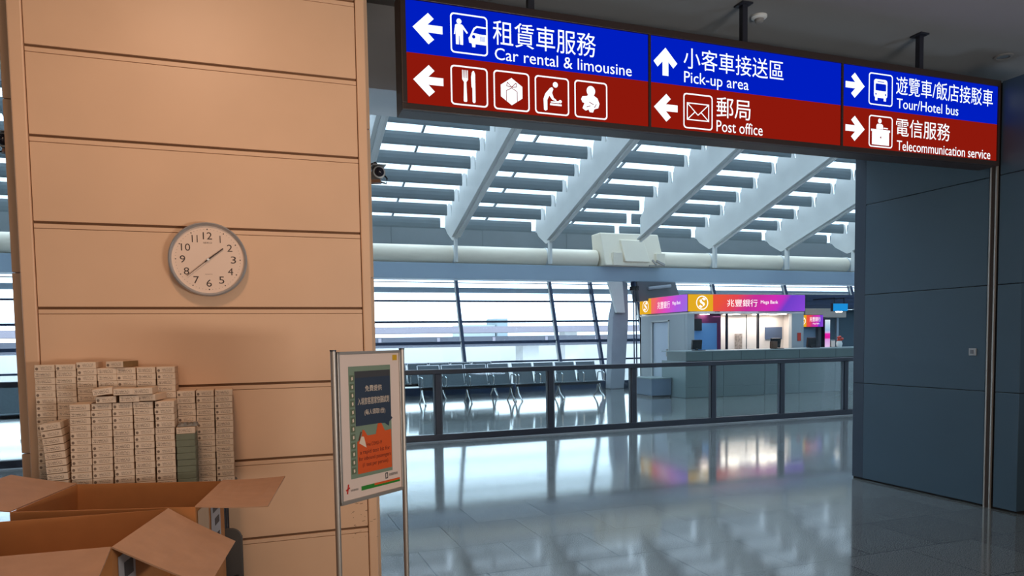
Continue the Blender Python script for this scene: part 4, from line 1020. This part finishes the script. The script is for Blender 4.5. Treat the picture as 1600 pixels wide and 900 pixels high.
lb_ = side_sheet('shipping_label', ta, A_[1], A_[2], 0.18, 0.52, 0.55, 0.86, 'label')
for z0, z1, u0, u1 in ((0.79, 0.83, 0.24, 0.46), (0.73, 0.76, 0.24, 0.40), (0.63, 0.69, 0.24, 0.46)): side_sheet('label_print', lb_, A_[1], A_[2], u0, u1, z0, z1, 'print', 0.0035)
side_sheet('tape', ta, A_[1], A_[2], 0.60, 0.95, 0.74, 0.86, 'tape')
lb_ = side_sheet('shipping_label', tb, B_[1], B_[2], 0.66, 0.92, 0.58, 0.84, 'label')
side_sheet('label_print', lb_, B_[1], B_[2], 0.70, 0.84, 0.76, 0.81, 'print', 0.0035)
G().hexa([(-0.985, 2.98, 0.70), (-0.33, 2.945, 0.70), (-0.43, 2.475, 0.70), (-1.085, 2.51, 0.70), (-0.985, 2.98, 0.706), (-0.33, 2.945, 0.706), (-0.43, 2.475, 0.706), (-1.085, 2.51, 0.706)]).build('added_inner_pad', M['card'], tb)  # unseen false floor added to hold up the charcoal cartons
for k in range(6):
    o = G().box(-0.955, -0.872, 2.78, 2.93, 0.707+k*0.0245, 0.730+k*0.0245).build('dark_carton', mat('charcoal_carton', (46, 42, 42), 0.5), None, origin=(-0.91, 2.86, 0.707+k*0.0245), bevel=0.002)
    tag(o, 'flat charcoal carton inside the nearest open box, %s of its pile' % ORD[5-k], 'box', 'charcoal cartons inside the open box')
t = thing('paper_sheet', (-0.9, 3.05, 0.8), 'white paper sheet stuck up between the two open boxes at the left edge', 'paper')
G().hexa([(-0.98, 3.060, 0.72), (-0.885, 3.055, 0.72), (-0.885, 3.058, 0.72), (-0.98, 3.063, 0.72), (-0.98, 3.060, 0.885), (-0.882, 3.050, 0.885), (-0.882, 3.053, 0.885), (-0.98, 3.063, 0.885)]).build('sheet', M['label'], t)

# folded chair between the big box and the pillar
t = thing('folded_chair', (-0.25, 3.62, 0), 'dark grey folded plastic chair standing between the cardboard box and the pillar', 'chair')
def slab(x0, x1, z0, z1, y0, y1, r):
    g = G(); pts = [(x, y0, z) for x, z in rrect(x0, x1, z0, z1, r)]; return g.extrude(pts, (0, y1-y0, 0))
slab(-0.46, -0.068, 0.36, 0.625, 3.615, 3.632, 0.05).build('backrest', M['chairgrey'], t, bevel=0.004)
slab(-0.44, -0.088, 0.10, 0.34, 3.615, 3.632, 0.04).build('seat', M['chairgrey'], t, bevel=0.004)
for x in (-0.452, -0.076):
    G().tube([(x, 3.642, 0.0), (x, 3.642, 0.58)], 0.010, 10).build('leg', M['chairgrey'], t, smooth=True)
    G().tube([(x+(0.02 if x < -.3 else -0.02), 3.605, 0.0), (x+(0.02 if x < -.3 else -0.02), 3.605, 0.40)], 0.009, 10).build('leg', M['chairgrey'], t, smooth=True)
for o in (KA, KB, KG, KE):
    bpy.data.objects.remove(o)
